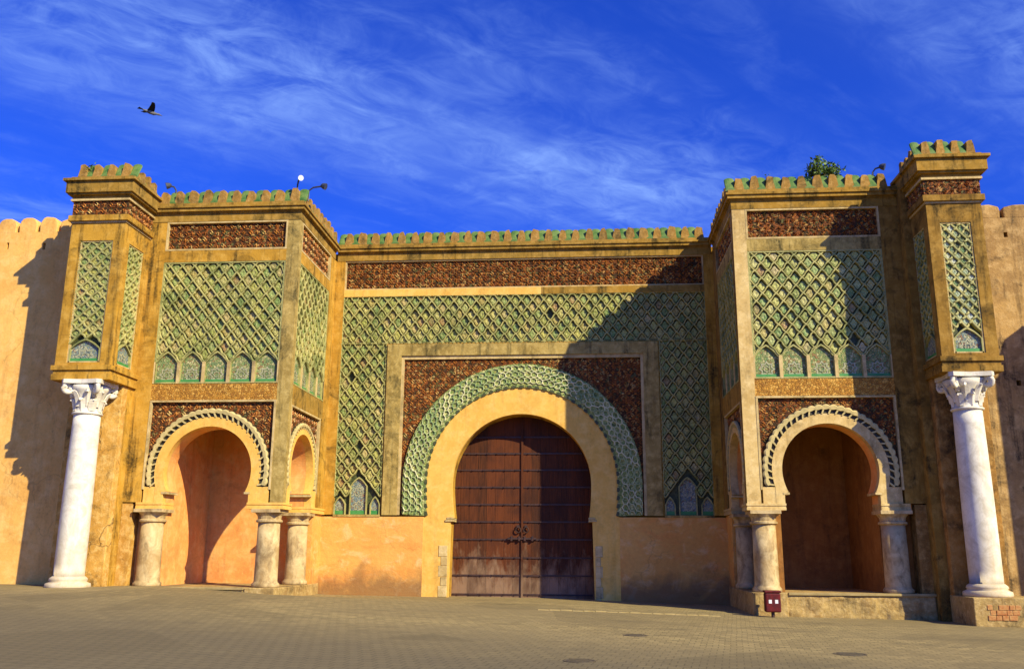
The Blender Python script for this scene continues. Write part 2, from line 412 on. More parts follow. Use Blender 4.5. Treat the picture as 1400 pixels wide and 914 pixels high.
def paving():
    k = NT('small_brick_paving')
    br = k.n('ShaderNodeTexBrick')
    br.inputs['Scale'].default_value = 1.0
    br.inputs['Mortar Size'].default_value = 0.012
    br.inputs['Brick Width'].default_value = 0.26
    br.inputs['Row Height'].default_value = 0.30
    br.inputs['Color1'].default_value = srgb(168, 146, 96)
    br.inputs['Color2'].default_value = srgb(136, 118, 78)
    br.inputs['Mortar'].default_value = srgb(104, 92, 58)
    wob = k.noise(0.35, 3, 0.5, 0)
    cm = k.n('ShaderNodeCombineXYZ'); k.l(wob, cm.inputs[0]); k.l(wob, cm.inputs[1])
    va = k.n('ShaderNodeVectorMath', operation='ADD')
    ws = k.n('ShaderNodeVectorMath', operation='SCALE'); ws.inputs['Scale'].default_value = 0.07; k.l(cm.outputs[0], ws.inputs[0])
    k.l(k.vec(rot=(0, 0, rad(9))), va.inputs[0]); k.l(ws.outputs[0], va.inputs[1])
    k.l(va.outputs[0], br.inputs['Vector'])
    b = k.noise(1.5, 7, 0.72, 0.4)
    col = k.mix(k.rng(b, 0.40, 0.66, 0.0, 0.6), br.outputs['Color'], srgb(160, 138, 90))
    a = k.noise(0.13, 6, 0.62, 0.5, k.vec((0.7, 1.3, 1), (2, 7, 0)))
    col = k.mix(k.rng(a, 0.40, 0.62, 0, 0.7), col, srgb(136, 118, 80))
    c = k.noise(0.55, 6, 0.72, 0.6, k.vec((0.4, 1.8, 1), (3, 9, 0)))
    col = k.mix(k.rng(c, 0.54, 0.70, 0, 0.6), col, srgb(96, 84, 60))
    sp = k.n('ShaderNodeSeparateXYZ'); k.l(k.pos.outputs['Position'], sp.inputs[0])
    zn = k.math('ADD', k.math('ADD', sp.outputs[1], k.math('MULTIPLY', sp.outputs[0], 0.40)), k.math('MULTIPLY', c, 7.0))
    fore_vignette = k.rng(zn, -18.5, -11.5, 1.0, 0.0)  # vignette-like foreground darkening, painted into the paving colour
    col = k.mix(k.math('MULTIPLY', fore_vignette, 0.8), col, k.mix(br.outputs['Fac'], srgb(104, 93, 70), srgb(76, 68, 52)))
    pv = k.voro(0.32, k.vec((1, 0.7, 1), (3, 1, 0)), 'F1', 'Color')
    ps = k.n('ShaderNodeSeparateColor'); k.l(pv, ps.inputs[0])
    col = k.mix(k.rng(ps.outputs[0], 0.55, 1.0, 0, 0.28), col, srgb(82, 72, 50))
    d = k.noise(22, 3, 0.6)
    col = k.mix(k.rng(d, 0.4, 0.75, 0, 0.35), col, srgb(80, 70, 50))
    k.bump(k.math('SUBTRACT', k.math('MULTIPLY', b, 0.7), k.math('MULTIPLY', br.outputs['Fac'], 0.7)), 0.45, 0.02)
    return k.fin(col, 0.9, 0.2)
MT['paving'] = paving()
MT['kerb'] = simple('pale_kerb_stone', srgb(174, 150, 98), srgb(148, 128, 82), 3, 0.9, 0.2)
MT['red_paint'] = simple('dark_red_paint', srgb(104, 18, 14), srgb(70, 14, 12), 7, 0.6, 0.3)
MT['white'] = simple('white_sticker', srgb(232, 230, 224), srgb(220, 216, 208), 6, 0.6, 0.3)
MT['lampwhite'] = simple('white_lamp_glass', srgb(236, 238, 240), srgb(224, 228, 230), 6, 0.3, 0.5)
MT['steel'] = simple('dark_bracket_metal', srgb(52, 54, 60), srgb(70, 70, 74), 8, 0.5, 0.4)
MT['cover'] = simple('cast_iron_cover', srgb(98, 84, 60), srgb(78, 68, 50), 10, 0.6, 0.4)
MT['brick_red'] = simple('worn_red_stone', srgb(168, 100, 54), srgb(192, 148, 90), 6, 0.9, 0.2, 0.8)
MT['leaf'] = simple('bush_leaf', srgb(64, 92, 30), srgb(112, 132, 50), 5, 0.6, 0.3)
MT['leaf2'] = simple('weed_leaf', srgb(70, 104, 44), srgb(110, 130, 62), 5, 0.6, 0.3)
MT['twig'] = simple('dry_twig', srgb(88, 74, 50), srgb(70, 60, 44), 8, 0.9, 0.1)
MT['bird_white'] = simple('white_feathers', srgb(226, 226, 222), srgb(206, 206, 204), 6, 0.8, 0.2)
MT['bird_grey'] = simple('grey_feathers', srgb(120, 118, 116), srgb(84, 82, 82), 6, 0.8, 0.2)
MT['bird_black'] = simple('black_feathers', srgb(28, 28, 32), srgb(40, 40, 46), 6, 0.8, 0.2)

# ------------------------------------------------------------------ object helpers
def empty(name, loc=(0, 0, 0)):
    o = bpy.data.objects.new(name, None)
    o.location = loc
    o.empty_display_size = 0.3
    COL.objects.link(o)
    return o
def tag(o, label=None, cat=None, group=None, kind=None):
    for a, b in (('label', label), ('category', cat), ('group', group), ('kind', kind)):
        if b: o[a] = b
    return o
def link(name, me, mat, parent=None, smooth=False):
    if mat and not me.materials: me.materials.append(MT[mat])
    o = bpy.data.objects.new(name, me)
    COL.objects.link(o)
    if parent is not None:
        o.parent = parent
        o.matrix_parent_inverse = Matrix.Identity(4)
        # every root sits at its base point; children are given in world coordinates
        off = Vector((0, 0, 0))
        p = parent
        while p is not None:
            off += p.location; p = p.parent
        o.location = -off
    if smooth:
        me.polygons.foreach_set('use_smooth', [True] * len(me.polygons))
    return o
def build(name, bm, mat, parent=None, smooth=False, bevel=0.0, recalc=True):
    if recalc: bmesh.ops.recalc_face_normals(bm, faces=bm.faces)
    me = bpy.data.meshes.new(name)
    bm.to_mesh(me); bm.free()
    o = link(name, me, mat, parent, smooth)
    if bevel:
        md = o.modifiers.new('bevel', 'BEVEL')
        md.width = bevel; md.segments = 2; md.limit_method = 'ANGLE'; md.angle_limit = rad(40)
    return o
def pydata(name, verts, faces, mat, parent=None, smooth=False):
    me = bpy.data.meshes.new(name)
    me.from_pydata(verts, [], faces)
    me.update()
    return link(name, me, mat, parent, smooth)

class Fr:
    def __init__(s, o, u, n): s.o, s.u, s.n = Vector(o), Vector(u), Vector(n)
    def p(s, u, v, w): return s.o + s.u * u + s.n * w + Vector((0, 0, v))
def prism(bm, fr, pts, w0, w1):
    a = [bm.verts.new(fr.p(u, v, w0)) for u, v in pts]
    b = [bm.verts.new(fr.p(u, v, w1)) for u, v in pts]
    fs = [bm.faces.new(a), bm.faces.new(b[::-1])]
    n = len(pts)
    for i in range(n):
        j = (i + 1) % n
        bm.faces.new((a[i], b[i], b[j], a[j]))
    if n > 4:
        for f in fs: f.normal_update()
        bmesh.ops.triangulate(bm, faces=fs)
def rect(bm, fr, u0, u1, v0, v1, w0, w1):
    prism(bm, fr, [(u0, v0), (u1, v0), (u1, v1), (u0, v1)], w0, w1)
WF = Fr((0, 0, 0), (1, 0, 0), (0, -1, 0))
def box(bm, x0, x1, y0, y1, z0, z1):
    rect(bm, WF, min(x0, x1), max(x0, x1), z0, z1, -min(y0, y1), -max(y0, y1))
def frame_rect(bm, fr, u0, u1, v0, v1, t, w0, w1):
    rect(bm, fr, u0, u1, v1 - t, v1, w0, w1)
    rect(bm, fr, u0, u1, v0, v0 + t, w0, w1)
    rect(bm, fr, u0, u0 + t, v0 + t, v1 - t, w0, w1)
    rect(bm, fr, u1 - t, u1, v0 + t, v1 - t, w0, w1)
def lathe(bm, cx, cy, prof, seg=28):
    rows = []
    for r, z in prof:
        rows.append([bm.verts.new((cx + r * math.cos(2 * math.pi * i / seg), cy + r * math.sin(2 * math.pi * i / seg), z)) for i in range(seg)])
    for a, b in zip(rows, rows[1:]):
        for i in range(seg):
            j = (i + 1) % seg
            bm.faces.new((a[i], a[j], b[j], b[i]))
    bm.faces.new(rows[0][::-1]); bm.faces.new(rows[-1])
def tube(bm, pts, r, seg=6):
    rows = []
    for i, p in enumerate(pts):
        p = Vector(p)
        t = Vector(pts[min(i + 1, len(pts) - 1)]) - Vector(pts[max(i - 1, 0)])
        t.normalize()
        a = t.cross(Vector((0.13, 0.31, 0.94)))
        if a.length < 1e-3: a = t.cross(Vector((1, 0, 0)))
        a.normalize(); b = t.cross(a)
        rr = r[i] if isinstance(r, (list, tuple)) else r
        rows.append([bm.verts.new(p + (a * math.cos(2 * math.pi * k / seg) + b * math.sin(2 * math.pi * k / seg)) * rr) for k in range(seg)])
    for A, B in zip(rows, rows[1:]):
        for k in range(seg):
            j = (k + 1) % seg
            bm.faces.new((A[k], A[j], B[j], B[k]))
    bm.faces.new(rows[0][::-1]); bm.faces.new(rows[-1])

def horseshoe(cx, cz, r, zb, k=1.0, n=44, point=0.0):
    """points from lower left over the crown to lower right"""
    L = []
    m = 8
    for i in range(m):
        z = zb + (cz - zb) * i / m
        L.append((cx - math.sqrt(max(r * r - (k * (z - cz)) ** 2, 0)), z))
    for i in range(n + 1):
        a = math.pi - math.pi * i / n
        L.append((cx + r * math.cos(a), cz + r * math.sin(a) * (1 + point * math.sin(a) ** 6)))
    for i in range(m - 1, -1, -1):
        z = zb + (cz - zb) * i / m
        L.append((cx + math.sqrt(max(r * r - (k * (z - cz)) ** 2, 0)), z))
    return L
def inside(pts, u, v):
    c = False
    n = len(pts)
    for i in range(n):
        (x1, y1), (x2, y2) = pts[i], pts[i - 1]
        if (y1 > v) != (y2 > v) and u < (x2 - x1) * (v - y1) / (y2 - y1) + x1: c = not c
    return c
def clip_poly(pts, u0, u1, v0, v1):
    def cl(P, f, ix):
        out = []
        for i in range(len(P)):
            a, b = P[i - 1], P[i]
            fa, fb = f(a), f(b)
            if fa >= 0 and fb >= 0: out.append(b)
            elif fa >= 0 or fb >= 0:
                t = fa / (fa - fb)
                q = (a[0] + (b[0] - a[0]) * t, a[1] + (b[1] - a[1]) * t)
                out.append(q)
                if fb >= 0: out.append(b)
        return out
    for f in (lambda p: p[0] - u0, lambda p: u1 - p[0], lambda p: p[1] - v0, lambda p: v1 - p[1]):
        if pts: pts = cl(pts, f, 0)
    return pts

# ---- carved scroll relief: a repeating interlace of mirrored S-scrolls and lozenges
def scrolls(name, fr, test, u0, u1, v0, v1, w, dens, mat, parent, rmin=0.05, rmax=0.12, h=0.03, seed=1):
    rg = random.Random(seed)
    V, Fc = [], []
    nv_ = max(2, round((v1 - v0) / 0.27)); pv = (v1 - v0) / nv_
    nu_ = max(2, round((u1 - u0) / 0.27)); pu = (u1 - u0) / nu_
    def strip(pts, wd, hh):
        b0 = len(V); K = len(pts)
        for i, (x, y) in enumerate(pts):
            a, b = pts[max(i - 1, 0)], pts[min(i + 1, K - 1)]
            L = math.hypot(b[0] - a[0], b[1] - a[1]) or 1
            nx_, ny_ = -(b[1] - a[1]) / L, (b[0] - a[0]) / L
            for sg, q in ((-1, 0.0), (0, hh), (1, 0.0)):
                uu = min(max(x + nx_ * wd * sg, u0 - .02), u1 + .02); vv = min(max(y + ny_ * wd * sg, v0 - .02), v1 + .02)
                V.append(fr.p(uu, vv, w + q))
        for i in range(K - 1):
            c = b0 + 3 * i
            Fc.extend([(c, c + 1, c + 4, c + 3), (c + 1, c + 2, c + 5, c + 4)])
    for j in range(nv_):
        for i in range(nu_):
            cu, cv = u0 + pu * (i + 0.5), v0 + pv * (j + 0.5)
            if not test(cu, cv): continue
            m = 1 if (i + j) % 2 else -1
            jx, jy = rg.uniform(-.015, .015), rg.uniform(-.015, .015)
            r = pu * 0.27
            for sg in (-1, 1):
                pts = []
                for t in range(8):
                    a = math.pi * (0.5 + 1.55 * t / 7)
                    rr = r * (1 - 0.09 * t)
                    pts.append((cu + jx + m * sg * (rr * math.cos(a) + r * 0.55), cv + jy + sg * (rr * math.sin(a) + r * 0.25)))
                strip(pts, 0.019, h)
            if rg.random() < 0.75:
                d = pu * 0.17
                strip([(cu + pu / 2 - d, cv + pv / 2), (cu + pu / 2, cv + pv / 2 + d * 0.2), (cu + pu / 2 + d, cv + pv / 2)], 0.03, h * 1.1)
    o = pydata(name, V, Fc, mat, parent)
    o['kind'] = 'stuff'
    return o
def polar_lattice(name, cu, cz, R0, R1, zb, fr, w, cols, rows, mat, parent, wd=0.026, h=0.05):
    """interlaced lozenges bent round the arch, legs running straight down to zb"""
    leg = cz - zb
    Rm = (R0 + R1) / 2
    T = 2 * leg + math.pi * Rm
    def pt(t, q):
        r = R0 + (R1 - R0) * q
        d = t * T
        if d < leg: return (cu - r, zb + d)
        if d > T - leg: return (cu + r, zb + T - d)
        a = math.pi - (d - leg) / Rm
        return (cu + r * math.cos(a), cz + r * math.sin(a))
    V, Fc = [], []
    for i in range(-rows, cols):
        for dr in (1, -1):
            K = rows * 4
            P = []
            for k in range(K + 1):
                q = k / K
                t = (i + rows * q + 0.22 * math.sin(2 * math.pi * rows * q)) / cols
                if dr < 0: t = 1 - t
                if 0 <= t <= 1: P.append(pt(t, q))
            if len(P) < 2: continue
            b0 = len(V)
            for k, (x, y) in enumerate(P):
                a, b = P[max(k - 1, 0)], P[min(k + 1, len(P) - 1)]
                L = math.hypot(b[0] - a[0], b[1] - a[1]) or 1
                nx_, ny_ = -(b[1] - a[1]) / L * wd, (b[0] - a[0]) / L * wd
                for sg, q in ((-1, 0), (-.5, h), (.5, h), (1, 0)): V.append(fr.p(x + nx_ * sg, y + ny_ * sg, w + q + 0.004 * dr))
            for k in range(len(P) - 1):
                c = b0 + 4 * k
                for e in range(3): Fc.append((c + e, c + e + 1, c + e + 5, c + e + 4))
    o = pydata(name, V, Fc, mat, parent)
    o['kind'] = 'stuff'
    return o

# ---- lattice panels
TILE_MESH = {}
def lozenge(W, H, amp):
    """ogee lozenge outline, bottom node at 0,0"""
    pts = []
    K = 4
    def e(t): return t + amp * math.sin(2 * math.pi * t)
    for i in range(K): t = i / K; pts.append((W / 2 * e(t), H / 2 * t))
    for i in range(K): t = i / K; pts.append((W / 2 * e(1 - t), H / 2 + H / 2 * t))
    for i in range(K): t = i / K; pts.append((-W / 2 * e(t), H - H / 2 * t))
    for i in range(K): t = i / K; pts.append((-W / 2 * e(1 - t), H / 2 - H / 2 * t))
    return pts
def tile_geo(pts, depth=0.095):
    """dished tile: rim, raised inner leaf. returns verts (u,v,w), faces"""
    n = len(pts)
    cu = sum(p[0] for p in pts) / n; cv = sum(p[1] for p in pts) / n
    V, F = [], []
    for f, h in ((0.74, 0.0), (0.64, depth), (0.34, depth * 1.12)):
        for u, v in pts: V.append((cu + (u - cu) * f, cv + (v - cv) * f, h))
    V.append((cu, cv, depth * 0.9))
    for r in range(2):
        for i in range(n):
            j = (i + 1) % n
            F.append((r * n + i, r * n + j, (r + 1) * n + j, (r + 1) * n + i))
    for i in range(n): F.append((2 * n + i, 2 * n + (i + 1) % n, 3 * n))
    return V, F
def lattice(parent, fr, u0, u1, v0, v1, W, H, un, vn, keep, tmat, wb=-0.18, wr=-0.02, amp=0.075, rib=0.031, budget=None, name='lattice_panel'):
    """un, vn: one node of the grid; keep(u,v) says whether a cell belongs to the panel"""
    bm = bmesh.new()
    rect(bm, fr, u0, u1, v0, v1, wb - 0.08, wb)
    pan = build(name, bm, 'lat_back', parent)
    base = lozenge(W, H, amp)
    cells = []
    for j in range(-60, 61):
        for i in range(-60, 61):
            bu = un + (i + (0.5 if j % 2 else 0)) * W
            bv = vn + j * H / 2
            cu, cv = bu, bv + H / 2
            if cu < u0 - W / 2 + 0.05 or cu > u1 + W / 2 - 0.05 or cv < v0 - H / 2 + 0.05 or cv > v1 + H / 2 - 0.05: continue
            if not keep(cu, cv): continue
            cells.append((bu, bv))
    cells.sort(key=lambda c: c[1])
    sV, sF = [], []
    mirror = fr.u.cross(Vector((0, 0, 1))).dot(fr.n) < 0
    tilt = Matrix((fr.u.to_tuple(), (0, 0, 1), fr.n.to_tuple())).transposed().to_4x4()
    full_n = 0
    for bu, bv in cells:
        P = [(bu + a, bv + b) for a, b in base]
        whole = all(u0 < a < u1 and v0 < b < v1 for a, b in P)
        if not whole:
            P = clip_poly(P, u0 + 0.005, u1 - 0.005, v0 + 0.005, v1 - 0.005)
            if len(P) < 3: continue
            area = abs(sum(P[i - 1][0] * P[i][1] - P[i][0] * P[i - 1][1] for i in range(len(P)))) / 2
            if area < 0.02: continue
        use = budget is None or budget[0] > 0
        if random.random() < 0.006: continue
        if whole and use:
            key = (W, H, tuple(fr.u), tuple(fr.n), tmat)
            if key not in TILE_MESH:
                V, Fc = tile_geo(base)
                me = bpy.data.meshes.new('lattice_tile')
                me.from_pydata([fr.u * a + Vector((0, 0, b)) + fr.n * c for a, b, c in V], [], [f[::-1] if mirror else f for f in Fc])
                me.update(); me.materials.append(MT[tmat])
                TILE_MESH[key] = me
            o = bpy.data.objects.new('lattice_tile', TILE_MESH[key])
            COL.objects.link(o); o.parent = pan
            o.location = fr.p(bu, bv, wb)
            o.rotation_euler = (random.uniform(-.09, .09), random.uniform(-.05, .05), random.uniform(-.09, .09))
            if budget is not None: budget[0] -= 1
        else:
            V, Fc = tile_geo(P)
            b0 = len(sV)
            sV += [fr.p(a, b, wb + c) for a, b, c in V]
            sF += [tuple(b0 + q for q in (f[::-1] if mirror else f)) for f in Fc]
    if sV:
        o = pydata('edge_tile', sV, sF, tmat, None)
        o.parent = pan; o['kind'] = 'stuff'
    # ribs
    seen = set(); rV, rF = [], []
    K = 5
    def ok(u, v): return u0 < u < u1 and v0 < v < v1
    for bu, bv in cells:
        n = 4
        for q in range(4):
            pts = base[q * 4:(q + 1) * 4] + [base[((q + 1) * 4) % 16]]
            pts = [(bu + a, bv + b) for a, b in pts]
            m = pts[2]
            key = (round(m[0], 2), round(m[1], 2))
            near = [(key[0] + dx, key[1] + dy) for dx in (-.01, 0, .01) for dy in (-.01, 0, .01)]
            if any((round(a, 2), round(b, 2)) in seen for a, b in near): continue
            seen.add(key)
            pts = [(min(max(a, u0), u1), min(max(b, v0), v1)) for a, b in pts]
            for (a, b), (c, d) in zip(pts, pts[1:]):
                L = math.hypot(c - a, d - b)
                if L < 0.02: continue
                nu, nv = -(d - b) / L * rib, (c - a) / L * rib
                b0 = len(rV)
                jit = lambda x, y, q: 0.016 * math.sin(x * 37.1 + y * 53.7 + q)
                for (x, y) in ((a, b), (c, d)):
                    jx, jy, jw = jit(x, y, 0), jit(x, y, 2.1), jit(x, y, 4.4)
                    x0_, y0_ = x, y
                    x, y = x + jx, y + jy
                    for sg, hh, f in ((-1, wb, 1.15), (-1, wr - 0.02, 1.0), (-.55, wr, 1.0), (.55, wr, 1.0), (1, wr - 0.02, 1.0), (1, wb, 1.15)):
                        rV.append(fr.p(x + nu * sg * f, y + nv * sg * f, hh + (jw if hh > wb else 0)))
                for t in range(5):
                    rF.append((b0 + t, b0 + t + 1, b0 + 7 + t, b0 + 6 + t))
    o = pydata('lattice_rib', rV, rF, 'rib', None)
    o.parent = pan
    o['kind'] = 'stuff'
    return pan
def arch_pts(u0, u1, v0, vs, vp):
    """pointed-arch outline: springing vs, point vp"""
    um = (u0 + u1) / 2; hw = (u1 - u0) / 2
    L = [(u0, v0), (u0, vs)]
    for t in (0.25, 0.5, 0.75): L.append((u0 + hw * t, vs + (vp - vs) * (t + 0.13 * math.sin(math.pi * t))))
    L.append((um, vp))
    for t in (0.75, 0.5, 0.25): L.append((u1 - hw * t, vs + (vp - vs) * (t + 0.13 * math.sin(math.pi * t))))
    L += [(u1, vs), (u1, v0)]
    return L
def niche(pan, fr, u0, u1, v0, vs, vp, w, mat='niche', strip=True):
    """a mosaic niche: tiled field, star rosettes and a glazed strip at the foot"""
    bm = bmesh.new()
    prism(bm, fr, arch_pts(u0 + 0.02, u1 - 0.02, v0, vs, vp - 0.03), w, w + 0.03)
    o = build('niche_panel', bm, mat, None); o.parent = pan
    bm = bmesh.new()
    um = (u0 + u1) / 2
    hw = (u1 - u0) / 2
    zc = [v0 + (vs - v0) * 0.45] if vp - v0 < 1.35 else [v0 + (vs - v0) * 0.3, v0 + (vs - v0) * 0.8]
    for c in zc:
        for R, hgt in ((hw * 0.66, 0.042), (hw * 0.3, 0.055)):
            P = []
            for i in range(16):
                r = R if i % 2 == 0 else R * 0.68
                P.append((um + r * math.cos(i * math.pi / 8), c + r * math.sin(i * math.pi / 8)))
            Q = [((a - um) * 0.74 + um, (b - c) * 0.74 + c) for a, b in P]
            n = 16
            va = [bm.verts.new(fr.p(a, b, w + hgt)) for a, b in P]
            vb = [bm.verts.new(fr.p(a, b, w + hgt)) for a, b in Q]
            for i in range(n):
                bm.faces.new((va[i], va[(i + 1) % n], vb[(i + 1) % n], vb[i]))
    o = build('star_rosette', bm, 'rosette', None, recalc=False); o.parent = pan
    if strip:
        bm = bmesh.new()
        rect(bm, fr, u0 + 0.03, u1 - 0.03, v0 + 0.01, v0 + 0.17, w + 0.02, w + 0.06)
        o = build('glazed_strip', bm, 'green_strip', None); o.parent = pan
    # raised rim
    bm = bmesh.new()
    P = arch_pts(u0, u1, v0, vs, vp)
    Q = arch_pts(u0 + 0.05, u1 - 0.05, v0, vs, vp - 0.07)
    prism(bm, fr, P + Q[::-1], w, w + 0.12)
    o = build('niche_rim', bm, 'rib', None); o.parent = pan

# ---- merlons
def merlon_mesh(fr, wd, ht, th, mat, tw=0.62, rnd_=True, key=None):
    bm = bmesh.new()
    P = [(-wd / 2, 0), (wd / 2, 0)]
    t = wd / 2 * tw
    if rnd_:
        P += [(t * 1.12, ht * 0.72), (t * 0.95, ht * 0.92), (t * 0.6, ht), (-t * 0.6, ht), (-t * 0.95, ht * 0.92), (-t * 1.12, ht * 0.72)]
    else:
        P += [(wd / 2, ht * 0.75), (wd / 2 * 0.8, ht * 0.93), (wd / 2 * 0.45, ht), (-wd / 2 * 0.45, ht), (-wd / 2 * 0.8, ht * 0.93), (-wd / 2, ht * 0.75)]
    if key is not None:
        P = [P[0], P[1]] + [(a + key.uniform(-.03, .03), b * key.uniform(0.93, 1.02)) for a, b in P[2:]]
    f0 = Fr((0, 0, 0), fr.u, fr.n)
    prism(bm, f0, P, -th, 0)
    bmesh.ops.recalc_face_normals(bm, faces=bm.faces)
    me = bpy.data.meshes.new('merlon')
    bm.to_mesh(me); bm.free()
    me.materials.append(MT[mat])
    return me
def gap_mesh(fr, wd, ht, th):
    """half-round glazed coping tile sloping back between two merlons"""
    bm = bmesh.new()
    f0 = Fr((0, 0, 0), fr.u, fr.n)
    rows = []
    for k, (ww, zz_) in enumerate(((0.0, 0.02), (-th * 1.15, ht * 0.95))):
        row = []
        for i in range(7):
            a = math.pi * i / 6
            row.append(bm.verts.new(f0.p(-wd / 2 * math.cos(a), zz_ + 0.10 * math.sin(a), ww)))
        for i in (1, 0): row.append(bm.verts.new(f0.p((-1 if i == 0 else 1) * wd / 2, zz_ - 0.03, ww)))
        rows.append(row)
    n = 9
    for i in range(n):
        j = (i + 1) % n
        bm.faces.new((rows[0][i], rows[0][j], rows[1][j], rows[1][i]))
    bm.faces.new(rows[0]); bm.faces.new(rows[1][::-1])
    bmesh.ops.recalc_face_normals(bm, faces=bm.faces)
    me = bpy.data.meshes.new('coping_tile')
    bm.to_mesh(me); bm.free()
    me.materials.append(MT['green_glaze'])
    return me
def merlon_row(parent, fr, u0, u1, v, w, pitch, ht=0.6, th=0.28, mat='merlon', gaps=True, jit=0.03, seed=3, wd=None, tw=0.62):
    rg = random.Random(seed)
    n = max(1, round((u1 - u0) / pitch)); p = (u1 - u0) / n
    mes = [merlon_mesh(fr, (wd or p * 0.70) * rg.uniform(0.92, 1.07), ht, th, mat, tw, True, rg) for _ in range(5)]
    gm = gap_mesh(fr, p * 0.66, ht, th)
    off = Vector((0, 0, 0)); q = parent
    while q is not None: off += q.location; q = q.parent
    for i in range(n):
        o = bpy.data.objects.new('merlon', rg.choice(mes))
        COL.objects.link(o); o.parent = parent
        o.location = fr.p(u0 + p * (i + 0.5) + rg.uniform(-jit, jit) * 0.5, v, w) - off
        o.scale = (1, 1, 1 + rg.uniform(-0.12, 0.05))
        o.rotation_euler = (rg.uniform(-.02, .02), rg.uniform(-.02, .02), rg.uniform(-.03, .03))
        if gaps:
            o = bpy.data.objects.new('coping_tile', gm)
            COL.objects.link(o); o.parent = parent
            o.location = fr.p(u0 + p * i, v, w) - off

# ================================================================== GROUND
def lerp_tab(tab, x):
    if x <= tab[0][0]: return tab[0][1]
    for (a, fa), (b, fb) in zip(tab, tab[1:]):
        if x <= b: return fa + (fb - fa) * (x - a) / (b - a)
    return tab[-1][1]
def sm(a, b, x):
    t = min(max((x - a) / (b - a), 0), 1)
    return t * t * (3 - 2 * t)
FRONT = [(-60, 0.8), (-30, 0.66), (-17, 0.60), (-13, 0.60), (-9, 0.40), (-3, 0.18), (3, 0.0), (8.6, -0.19), (16, -0.31), (30, -0.5), (60, -0.7)]
BAY = [(-9, 0.12), (-3, 0.05), (3, -0.01), (9, -0.16)]
def gz(x, y):
    f = lerp_tab(FRONT, x)
    b = lerp_tab(BAY, x)
    k = sm(-7.0, -1.0, y) * (1 - sm(8.7, 9.6, abs(x)))
    z = f * (1 - k) + b * k
    k2 = sm(-8, -30, y)
    far = -0.012 * max(min(x, 40), -40) + 0.03
    return z * (1 - k2) + far * k2
def grid_axis(lo, hi, fine_lo, fine_hi, step):
    xs = [lo, lo * 0.5 + fine_lo * 0.5] if lo < fine_lo else []
    x = fine_lo
    while x < fine_hi: xs.append(x); x += step
    xs += [fine_hi, fine_hi * 0.5 + hi * 0.5, hi]
    return xs
gx_ = grid_axis(-1500, 1500, -60, 60, 0.75)
gy_ = grid_axis(-1500, 1500, -60, 20, 0.75)
V = [(x, y, gz(x, y)) for y in gy_ for x in gx_]
nx = len(gx_)
Fc = [(j * nx + i, j * nx + i + 1, (j + 1) * nx + i + 1, (j + 1) * nx + i) for j in range(len(gy_) - 1) for i in range(nx - 1)]
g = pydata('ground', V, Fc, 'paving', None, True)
g['kind'] = 'structure'

# ================================================================== CENTRAL GATE
gate = empty('city_gate', (0, 0, 0))
tag(gate, 'central city gate facade with great horseshoe arch and green lattice between the two bastions', 'gate')
CF = Fr((0, 0, 0), (1, 0, 0), (0, -1, 0))
HB = 8.5
DOOR = horseshoe(0.02, 4.75, 2.97, 3.3, 0.55)
DOOR = [(-3.04, -0.4), (-2.98, 3.2), (-2.9, 3.25)] + DOOR + [(2.94, 3.25), (3.02, 3.2), (3.08, -0.4)]
# core wall with the opening
bm = bmesh.new()
prism(bm, CF, [(-9.3, -0.4)] + DOOR + [(9.3, -0.4), (9.3, 15.25), (-9.3, 15.25)], -2.4, -0.30)
build('core_wall', bm, 'ochre', gate)
bm = bmesh.new(); box(bm, -9.2, 9.2, 2.41, 9, -0.4, 15.2); build('gate_body', bm, 'ochre', gate)
# plain cream archivolt running down as jambs
RI = horseshoe(0.02, 4.8, 4.08, 3.38, 0.45)
RO = horseshoe(0.02, 4.8, 5.12, 3.42, 0.30)
bm = bmesh.new()
prism(bm, CF, [(-4.17, -0.4), (-4.17, 3.34)] + RI + [(4.17, 3.34), (4.17, -0.4)] + DOOR[::-1], -0.31, -0.03)
arch = build('archivolt', bm, 'cream', gate)
for s in (-1, 1):
    bm = bmesh.new()
    for t in (0, 1):
        rect(bm, CF, s * 2.86, s * (3.2 - 0.06 * t), 3.14 + 0.1 * t, 3.22 + 0.1 * t, -1.1, 0.02 - 0.02 * t)
    build('impost_moulding', bm, 'trim', arch)
zq = -0.3; i = 0
while zq < 1.9:
    h = 0.36 + 0.1 * (i % 2)
    for a, b in ((-3.36 - 0.1 * (i % 2), -3.09), (3.12, 3.34 + 0.08 * (i % 2))):
        bm = bmesh.new()
        rect(bm, CF, a, b, zq, zq + h - 0.012, -0.9, -0.02 + 0.008 * (i % 3))
        build('quoin_stone', bm, 'trim', arch, bevel=0.012)
    zq += h; i += 1
# glazed green arch band
bm = bmesh.new()
prism(bm, CF, RO + RI[::-1], -0.31, 0.02)
band = build('arch_band', bm, 'green_mosaic', gate)
polar_lattice('interlace', 0.02, 4.8, 4.26, 5.06, 3.45, CF, 0.02, 62, 3, 'green_scroll', band)
N = 46
ang0, ang1 = math.pi + 0.33, -0.33
for i in range(N + 1):
    a = ang0 + (ang1 - ang0) * i / N
    cu, cv = 0.02 + 4.11 * math.cos(a), 4.8 + 4.11 * math.sin(a)
    if cv < 4.8: cu = 0.02 + math.copysign(math.sqrt(4.11 ** 2 - (0.45 * (cv - 4.8)) ** 2), cu)
    e1, e2 = Vector((math.cos(a), math.sin(a))), Vector((-math.sin(a), math.cos(a)))
    P = [(cu + e1.x * x + e2.x * y, cv + e1.y * x + e2.y * y) for x, y in ((-0.06, -0.085), (0.03, -0.10), (0.07, 0), (0.03, 0.10), (-0.06, 0.085))]
    bm = bmesh.new(); prism(bm, CF, P, -0.05, 0.035)
    build('scallop', bm, 'dot', band)
